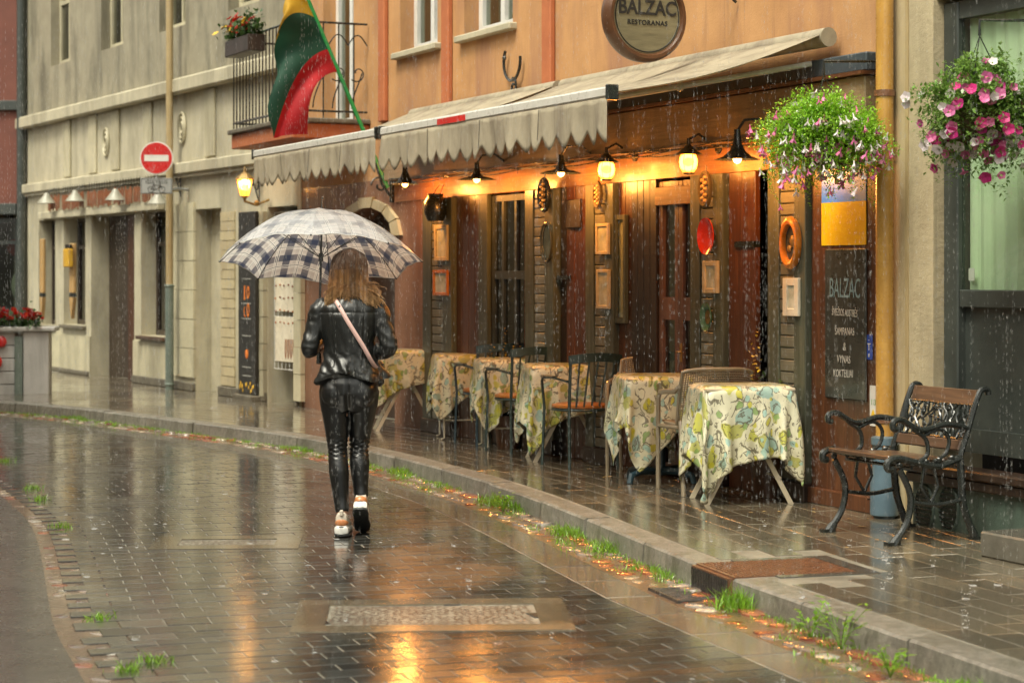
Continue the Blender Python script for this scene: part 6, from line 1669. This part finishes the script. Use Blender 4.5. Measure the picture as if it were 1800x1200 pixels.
# --- leggings
b = MB(); 
b.loft([(0, 0, .73, .11, .075), (0, -.005, .78, .160, .105), (0, -.014, .84, .176, .125), (0, -.012, .90, .172, .122), (0, 0, .97, .15, .108), (0, 0, 1.03, .125, .095)], 26)
for s_, A_, B_, C_ in ((-1, LH, LK, LA), (1, RH, RK, RA)):
    A_, B_, C_ = Vector(A_), Vector(B_), Vector(C_)
    b.ball((s_*.078, -.055, .845), .085, 14, 10, sq=(1, .9, 1.05))
    path_loft(b, [A_, A_.lerp(B_, .25), A_.lerp(B_, .6), B_, B_.lerp(C_, .32)+Vector((0, -.018, 0)), B_.lerp(C_, .7), C_+Vector((0, 0, .035))], [.096, .092, .074, .056, .060, .046, .041], 20)
def legfold(c, n_):
    k = 0
    for kz, kx in ((.51, -.07), (.52, .05)):
        d = (c.z-kz)/.045; k += math.exp(-d*d)*.0035*sin((c.z+.35*c.x*(1 if kx < 0 else -1))*240)
    k += .0011*noise.noise(Vector((c.x*14, c.y*14, c.z*5)))
    if c.z > .70: k -= .012*math.exp(-(c.x/.012)**2)*(1 if c.y < 0 else 0)*min(1, max(0, (.93-c.z)/.1))
    return c+n_*k
remeshed(b, 'leggings', 'legging_black', PE, .0065, 5, legfold)
# --- jacket
b = MB(); n = 40; rings = []
prof = [(.925, .205, .15, 1), (.955, .195, .142, .9), (1.0, .170, .125, .5), (1.05, .150, .112, .2), (1.12, .148, .110, .1), (1.20, .162, .115, .05), (1.29, .180, .118, 0), (1.35, .186, .105, 0), (1.385, .158, .088, 0), (1.405, .108, .075, 0), (1.425, .068, .066, 0), (1.46, .062, .062, 0)]
for (z, rx, ry, fl) in prof:
    for k in range(n):
        a_ = 2*pi*k/n; w = 1+fl*.10*sin(a_*7+.8)+fl*.05*sin(a_*11); dz = fl*(.022*sin(a_*3+1)+.03*sin(a_)*0-.02*cos(a_*2)*1)
        if fl > .3: w += .12*fl*max(0, cos(a_-.25))**6
        b.v.append((rx*cos(a_)*w, ry*sin(a_)*w-.004, z+dz))
for i in range(len(prof)-1):
    for k in range(n): b.f.append((i*n+k, i*n+(k+1) % n, (i+1)*n+(k+1) % n, (i+1)*n+k))
b.f.append(tuple(range(n-1, -1, -1))); b.f.append(tuple((len(prof)-1)*n+k for k in range(n)))
for s_, A_, B_, C_ in ((-1, LS, LE, LW), (1, RS, RE, RW)):
    path_loft(b, [A_+Vector((-s_*.03, 0, -.005)), A_+Vector((s_*.012, 0, -.03)), A_.lerp(B_, .5)+Vector((s_*.004, 0, 0)), B_+Vector((0, -.004, 0)), B_.lerp(C_, .5)+Vector((0, 0, -.005)), C_-(C_-B_).normalized()*.02], [.060, .063, .054, .050, .045, .037], 18)
def jfold(c, n_):
    k = .0075*noise.noise(Vector((c.x*16, c.y*12, c.z*4.2)))+.004*noise.noise(Vector((c.x*34, c.y*30, c.z*14+4)))
    if abs(c.x) > .185 or (c.y > .1): k += .0017*sin(c.z*95+c.x*40+5*noise.noise(c*9))
    if c.y < 0 and abs(c.z-1.318) < .005 and abs(c.x) < .17: k -= .0035
    if c.y < 0 and 1.0 < c.z < 1.31 and (abs(abs(c.x)-.085-.05*(c.z-1.0)) < .0045): k -= .0032
    if abs(c.z-1.02) < .06 and abs(c.x) < .18: k += .0035*sin(c.x*85+c.z*60)
    if abs(c.z-1.428) < .004: k -= .003
    return c+n_*k
jk = remeshed(b, 'jacket', 'leather_black', PE, .0065, 3, jfold)
# --- shoes
def shoe(C_, pitch, side):
    mx = T(*C_) @ R(pitch, 'X')
    def ring(y, w, z0, z1): return (y, w, z0, z1)
    def hull(rings, e=2.6, n=20):
        b = MB()
        for (y, w, z0, z1) in rings:
            for k in range(n):
                a_ = 2*pi*k/n; c_, s2 = cos(a_), sin(a_); b.v.append((w*math.copysign(abs(c_)**(2/e), c_), y, (z0+z1)/2+(z1-z0)/2*math.copysign(abs(s2)**(2/e), s2)))
        for i in range(len(rings)-1):
            for k in range(n): b.f.append((i*n+k, i*n+(k+1) % n, (i+1)*n+(k+1) % n, (i+1)*n+k))
        b.f.append(tuple(range(n-1, -1, -1))); b.f.append(tuple((len(rings)-1)*n+k for k in range(n)))
        b.v = [tuple(mx @ Vector(p)) for p in b.v]; return b
    up = hull([(-.075, .012, -.05, .0), (-.070, .030, -.07, .022), (-.05, .037, -.075, .03), (-.01, .040, -.075, .012), (.04, .041, -.075, -.015), (.10, .045, -.078, -.03), (.15, .042, -.08, -.045), (.185, .026, -.08, -.055), (.195, .008, -.078, -.065)])
    o = up.build('shoe', 'shoe_cream', PE)
    ms = hull([(-.092, .016, -.096, -.058), (-.080, .040, -.100, -.048), (-.03, .046, -.100, -.052), (.04, .044, -.100, -.060), (.11, .051, -.100, -.062), (.17, .042, -.098, -.062), (.205, .012, -.09, -.068)], 3.5); ms.build('midsole', 'paint_white', o)
    os_ = hull([(-.090, .020, -.108, -.094), (-.078, .043, -.111, -.090), (-.03, .048, -.111, -.095), (.04, .044, -.111, -.097), (.11, .052, -.111, -.095), (.17, .043, -.109, -.092), (.208, .014, -.10, -.086)], 4); os_.build('outsole', 'shoe_black', o)
    hull([(-.0835, .006, -.045, -.018), (-.079, .024, -.048, -.012), (-.070, .034, -.050, -.010), (-.055, .0392, -.050, -.016)]).build('heel_patch', 'shoe_copper', o)
    hull([(-.0905, .008, -.075, -.052), (-.083, .026, -.078, -.050), (-.070, .040, -.078, -.052)], 3).build('heel_counter', 'shoe_black', o)
    MB().box(-.011, .011, -.082, -.066, .008, .045, mx, .005).build('heel_tab', 'shoe_cream', o, False)
    return o
shoe(Vector(LA)+Vector((0, .0, .012)), 0, -1)
shoe(Vector(RA)+Vector((0, .03, .012)), radians(-36), 1)
# --- hair: a cap under a few thousand strands
m, nt, b_, out = _nt('hair'); t_ = N(nt, 'ShaderNodeTexCoord'); sep = N(nt, 'ShaderNodeSeparateXYZ'); L(nt, t_.outputs['Object'], sep.inputs[0])
ge = N(nt, 'ShaderNodeNewGeometry'); zz_n = mth(nt, 'ADD', sep.outputs[2], mth(nt, 'MULTIPLY', ge.outputs['Random Per Island'], .10))
cr = ramp(nt, mth(nt, 'MULTIPLY_ADD', zz_n, -3.0, 5.15), [(.0, (.055, .025, .011)), (.32, (.12, .055, .021)), (.58, (.34, .165, .06)), (1, (.80, .50, .23))])
streak = noi(nt, coords(nt, 'Object', (60, 60, 3)), 1.0, 3, .6); cr = mixc(nt, ramp(nt, streak, [(.40, (0, 0, 0)), (.62, (1, 1, 1))]), mixc(nt, .62, cr, (.03, .013, .006)), cr)
hsv = N(nt, 'ShaderNodeHueSaturation'); L(nt, cr, hsv.inputs['Color']); L(nt, mth(nt, 'MULTIPLY_ADD', ge.outputs['Random Per Island'], .9, .55), hsv.inputs['Value']); L(nt, hsv.outputs[0], b_.inputs['Base Color'])
b_.inputs['Roughness'].default_value = .5; b_.inputs['Specular IOR Level'].default_value = .35
b = MB(); HC = Vector((0, .03, 1.59)); b.ball(HC, .1035, 24, 16, sq=(.86, 1.0, 1.05))
b.loft([(0, -.035, 1.42, .075, .035), (0, -.045, 1.50, .088, .05), (0, -.03, 1.57, .092, .07)], 20)
capv = MB(); bmc = b; HR_ = thing; r = random.Random(12)
cap = b.build('hair', 'hair', PE)
def strands(N_, seed):
    b = MB(); r = random.Random(seed)
    for k in range(N_):
        th = r.uniform(-pi*1.02, .02) if r.random() < .93 else r.uniform(-pi, pi)   # -pi/2 is the back
        ph = r.random()**.6
        x0 = cos(th); y0 = sin(th); er = .04+.96*ph
        root = HC+Vector((x0*.088*er*.5, .012+y0*.10*er*.45, .108*sqrt(max(0, 1-(er*.5)**2))))
        mid = HC+Vector((x0*.098, y0*.108+.005, .02+r.gauss(0, .012)))
        side = x0
        L_ = r.gauss(0, .02)
        zend = 1.405+L_+.035*(abs(side) < .35)+ (.045 if r.random() < .2 else 0)
        gather = .25*side+.0
        flare = (.095+.045*r.random()) if side > .35 else ((.088+.022*r.random()) if side < -.35 else .05*side/.35)
        xend = (flare if side > .35 else (-flare if side < -.35 else side*.15+r.gauss(0, .012)))+r.gauss(0, .012)
        if side > .55 and r.random() < .5: xend += .05*r.random(); zend -= .0
        end = Vector((xend, -.075-.02*r.random()+abs(side)*.03, zend)); neck = Vector((side*.10+r.gauss(0, .008), -.055+y0*.028, 1.50))
        tip = end+Vector((.022*(1 if side > 0 else -.5)*r.random(), -.01, -.018))
        P_ = [root, mid, neck, end, tip]; Q = [P_[0]]+P_+[P_[-1]]; out = []
        wv = r.uniform(0, 6); wa = r.uniform(.001, .004)
        for i in range(1, len(Q)-2):
            for s_ in range(4):
                t = s_/4; q = .5*((2*Q[i])+(-Q[i-1]+Q[i+1])*t+(2*Q[i-1]-5*Q[i]+4*Q[i+1]-Q[i+2])*t*t+(-Q[i-1]+3*Q[i]-3*Q[i+1]+Q[i+2])*t**3)
                q.x += wa*sin(wv+(i+t)*2.2); q.y += wa*cos(wv+(i+t)*2.0); out.append(q)
        out.append(Q[-1]); w = r.uniform(.0012, .0028); n_ = len(out); b.tube(out, [w*(1-.75*(i/(n_-1))**3) for i in range(n_)], 3, cap=False)
    return b
hs_ = stuff(strands(2800, 4).build('hair_strands', 'hair', cap, ang=180))
# --- bag
BG = thing('crossbody_bag', 'pale pink bag strap running over the leather jacket to a black bag', 'bag', W0)
sp = [(-.095, -.02, 1.417), (-.075, -.075, 1.392), (-.04, -.112, 1.34), (.0, -.124, 1.27), (.05, -.124, 1.19), (.10, -.115, 1.11), (.135, -.098, 1.04), (.165, -.045, .985), (.165, .03, .99), (.145, .09, 1.0)]
b = MB(); w = .0125; sd_ = Vector((.8, 0, .6)).normalized(); pts = []
for i in range(len(sp)-1):
    for s_ in range(4): pts.append(Vector(sp[i]).lerp(Vector(sp[i+1]), s_/4))
pts.append(Vector(sp[-1]))
for _ in range(3): pts = [pts[0]]+[(pts[i-1]+2*pts[i]+pts[i+1])/4 for i in range(1, len(pts)-1)]+[pts[-1]]
for p in pts: b.v += [tuple(p-sd_*w+Vector((0, -.006, 0))), tuple(p+sd_*w+Vector((0, -.006, 0)))]
for i in range(len(pts)-1): b.f.append((2*i, 2*i+1, 2*i+3, 2*i+2))
o = b.build('strap', 'strap_pink', BG); so = o.modifiers.new('t', 'SOLIDIFY'); so.thickness = .003
MB().box(-.035, .035, -.10, .10, -.085, .07, T(.10, .175, .955) @ R(1.2, 'Z'), .02).build('pouch', 'leather_black', BG)

# ================================================================ umbrella
m, nt, b_, out = _nt('umbrella_check')
v = N(nt, 'ShaderNodeTexCoord').outputs['UV']; sep = N(nt, 'ShaderNodeSeparateXYZ'); L(nt, v, sep.inputs[0])
def stripe(c, period, lo, hi, off=0.0):
    f = mth(nt, 'FRACT', mth(nt, 'ADD', mth(nt, 'DIVIDE', c, period), off)); return mth(nt, 'MULTIPLY', mth(nt, 'GREATER_THAN', f, lo), mth(nt, 'LESS_THAN', f, hi))
cur = None; base = N(nt, 'ShaderNodeRGB'); base.outputs[0].default_value = (.70, .67, .64, 1); cur = base.outputs[0]
PR = .150
for c in (sep.outputs[0], sep.outputs[1]): cur = mixc(nt, mth(nt, 'MULTIPLY', stripe(c, PR, .50, .82), .80), cur, (.022, .038, .095))
for c in (sep.outputs[0], sep.outputs[1]): cur = mixc(nt, mth(nt, 'MULTIPLY', stripe(c, PR, .18, .36), .22), cur, (.40, .34, .32))
for c in (sep.outputs[0], sep.outputs[1]):
    for o_ in (.02, .09, .16): cur = mixc(nt, stripe(c, PR, o_, o_+.028), cur, (.85, .84, .80))
    cur = mixc(nt, stripe(c, PR, .055, .075), cur, (.03, .045, .09))
geo_ = N(nt, 'ShaderNodeNewGeometry'); outer = mth(nt, 'SUBTRACT', 1.0, geo_.outputs['Backfacing'])   # outer side whitened: wet sheen of the sky painted into the colour
film = ramp(nt, noi(nt, coords(nt, 'Object', (1, 1, 1)), 7, 5, .7, .8), [(.38, (.38, .38, .38)), (.58, (.93, .93, .93))])  # patchy mask of the painted sheen
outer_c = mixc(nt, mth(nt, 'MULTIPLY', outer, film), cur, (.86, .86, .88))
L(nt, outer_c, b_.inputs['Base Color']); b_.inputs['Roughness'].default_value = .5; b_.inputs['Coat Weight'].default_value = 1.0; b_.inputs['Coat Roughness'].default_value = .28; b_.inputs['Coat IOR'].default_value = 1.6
tr = N(nt, 'ShaderNodeBsdfTranslucent'); L(nt, cur, tr.inputs[0]); mx_ = N(nt, 'ShaderNodeMixShader'); mx_.inputs[0].default_value = .55
L(nt, b_.outputs[0], mx_.inputs[1]); L(nt, tr.outputs[0], mx_.inputs[2]); L(nt, mx_.outputs[0], out.inputs[0])
M('hem_white', (.78, .77, .74), None, 4, rough=.4)
hand_w = W0+GRIP
rimc = Vector((-1.178, 12.27, 1.622)); axis = Vector((0, sin(radians(14)), cos(radians(14))))
UM = thing('umbrella', 'open blue and beige checked umbrella held up by the walking woman', 'umbrella', rimc)
axm = Matrix.Rotation(-radians(14), 4, 'X'); UR, UHt = .625, .315
def canopy(th, r_):
    f = th/(pi/4); g_ = abs((f % 1.0)-.5)*2; sagr = 1-.085*(1-g_**2)*r_**2     # scalloped hem between ribs
    rr = UR*r_*sagr; h = UHt*(1-r_**2.15)+.0-.012*(1-g_**2)*r_*(1-r_)*4+.028*(1-g_**2)*r_**3
    wr = .004*sin(th*21+r_*5)*r_*(1-g_)
    return axm @ Vector((rr*cos(th), rr*sin(th), h+wr))
nr = 22
b = MB(); uvs = []
for k in range(8):
    o0 = len(b.v); na_ = 12
    for i in range(na_+1):
        for j in range(nr+1):
            th = pi/4*(k+i/na_); r_ = .02+.98*j/nr; b.v.append(tuple(canopy(th, r_))); a_ = pi/4*(i/na_-.5); uvs.append((r_*UR*sin(a_)*1.02+1+k*.256, r_*.70*cos(a_)))
    for i in range(na_):
        for j in range(nr): q = o0+i*(nr+1)+j; b.f.append((q, q+1, q+nr+2, q+nr+1))
me = bpy.data.meshes.new('canopy'); me.from_pydata(b.v, [], b.f); uv = me.uv_layers.new(name='UVMap')
for lp in me.loops: uv.data[lp.index].uv = uvs[lp.vertex_index]
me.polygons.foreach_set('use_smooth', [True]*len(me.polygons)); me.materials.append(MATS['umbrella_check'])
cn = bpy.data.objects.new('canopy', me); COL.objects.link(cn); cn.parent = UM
MB().tube([canopy(2*pi*i/160, 1.0) for i in range(161)], .0028, 5, cap=False).build('hem', 'hem_white', cn)
for k in range(8):
    th = pi/4*k; MB().tube([canopy(th, j/12)+axm @ Vector((0, 0, -.006)) for j in range(1, 13)], .0028, 5).build('rib', 'iron_black', UM)
    MB().tube([axm @ Vector((0, 0, .02)), canopy(th, .52)+axm @ Vector((0, 0, -.01))], .0024, 5).build('stretcher', 'iron_black', UM)
    MB().ball(canopy(th, 1.0), .006, 6, 4).build('rib_tip', 'iron_black', UM)
sh = axm @ Vector((0, 0, -.62))
gl = hand_w-rimc; 
MB().tube([axm @ Vector((0, 0, UHt+.06)), axm @ Vector((0, 0, UHt)), axm @ Vector((0, 0, 0)), gl+(axm @ Vector((0, 0, .12)))], [.004, .006, .0075, .008], 10).build('shaft', 'iron_black', UM)
MB().tube([gl+(axm @ Vector((0, 0, .13))), gl+(axm @ Vector((0, 0, -.13)))], [.013, .015], 12).build('handle', 'iron_black', UM)
MB().tube([axm @ Vector((0, 0, .0)), axm @ Vector((0, 0, .05))], .015, 12).build('runner', 'iron_black', UM)
MB().tube([axm @ Vector((0, 0, UHt-.01)), axm @ Vector((0, 0, UHt+.10))], [.009, .004], 8).build('ferrule', 'iron_black', UM)
# ================================================================ falling rain and splashes (real drops in the open air, none under cover)
def covered(p):
    rel = Vector((p.x-FA.p[0], p.y-FA.p[1])); s_ = rel.x*FA.u[0]+rel.y*FA.u[1]; t_ = rel.x*FA.n[0]+rel.y*FA.n[1]
    if t_ < .02 or (t_ < 1.66 and -.05 < s_ < 6.8): return True
    if (p-rimc).xy.length < .66 and p.z < 1.75: return True
    relb = Vector((p.x-FB.p[0], p.y-FB.p[1]))
    return relb.x*FB.n[0]+relb.y*FB.n[1] < .05 and relb.x*FB.u[0]+relb.y*FB.u[1] > 0
b = MB(); r = random.Random(77)
for k in range(5600):
    y = 6.5+10.5*r.random()**.75; x = r.uniform(-.30, .30)*y*1.0; zc0 = r.uniform(.1, 3.2)
    for q in range(r.choice((1, 2, 4, 9, 18, 30))):
        p = Vector((x+r.gauss(0, .002), y, zc0-q*r.uniform(.034, .042)))
        if p.z < .15 or covered(p): continue
        w, h = r.uniform(.00030, .00062), r.uniform(.006, .020)
        b.add([(p.x, p.y, p.z+h), (p.x+w, p.y, p.z), (p.x, p.y+w, p.z), (p.x-w, p.y, p.z), (p.x, p.y-w, p.z), (p.x, p.y, p.z-h*.6)], [(0, 1, 2), (0, 2, 3), (0, 3, 4), (0, 4, 1), (5, 2, 1), (5, 3, 2), (5, 4, 3), (5, 1, 4)])
o = stuff(b.build('rain', 'water_drop')); o['label'] = 'fine falling raindrops in the open street'
b = MB()
for k in range(260):
    if r.random() < .5: p = K(r.uniform(2, KLEN-6), r.uniform(.1, 2.9), 0)[0]
    else: p = K(r.uniform(2, KLEN-8), -r.uniform(.02, 1.6), KZ)[0]
    if covered(p+Vector((0, 0, .3))) and r.random() < .9: continue
    n = r.randint(4, 9); R0 = r.uniform(.008, .022)
    for i in range(n):
        a_ = 2*pi*i/n; q = p+Vector((cos(a_)*R0, sin(a_)*R0, r.uniform(.004, .03))); b.ball(q, r.uniform(.0012, .003), 5, 4)
    b.torus(R0*.8, .0012, 12, 4, T(*p) @ R(pi/2, 'X'))
stuff(b.build('rain_splashes', 'water_drop'))
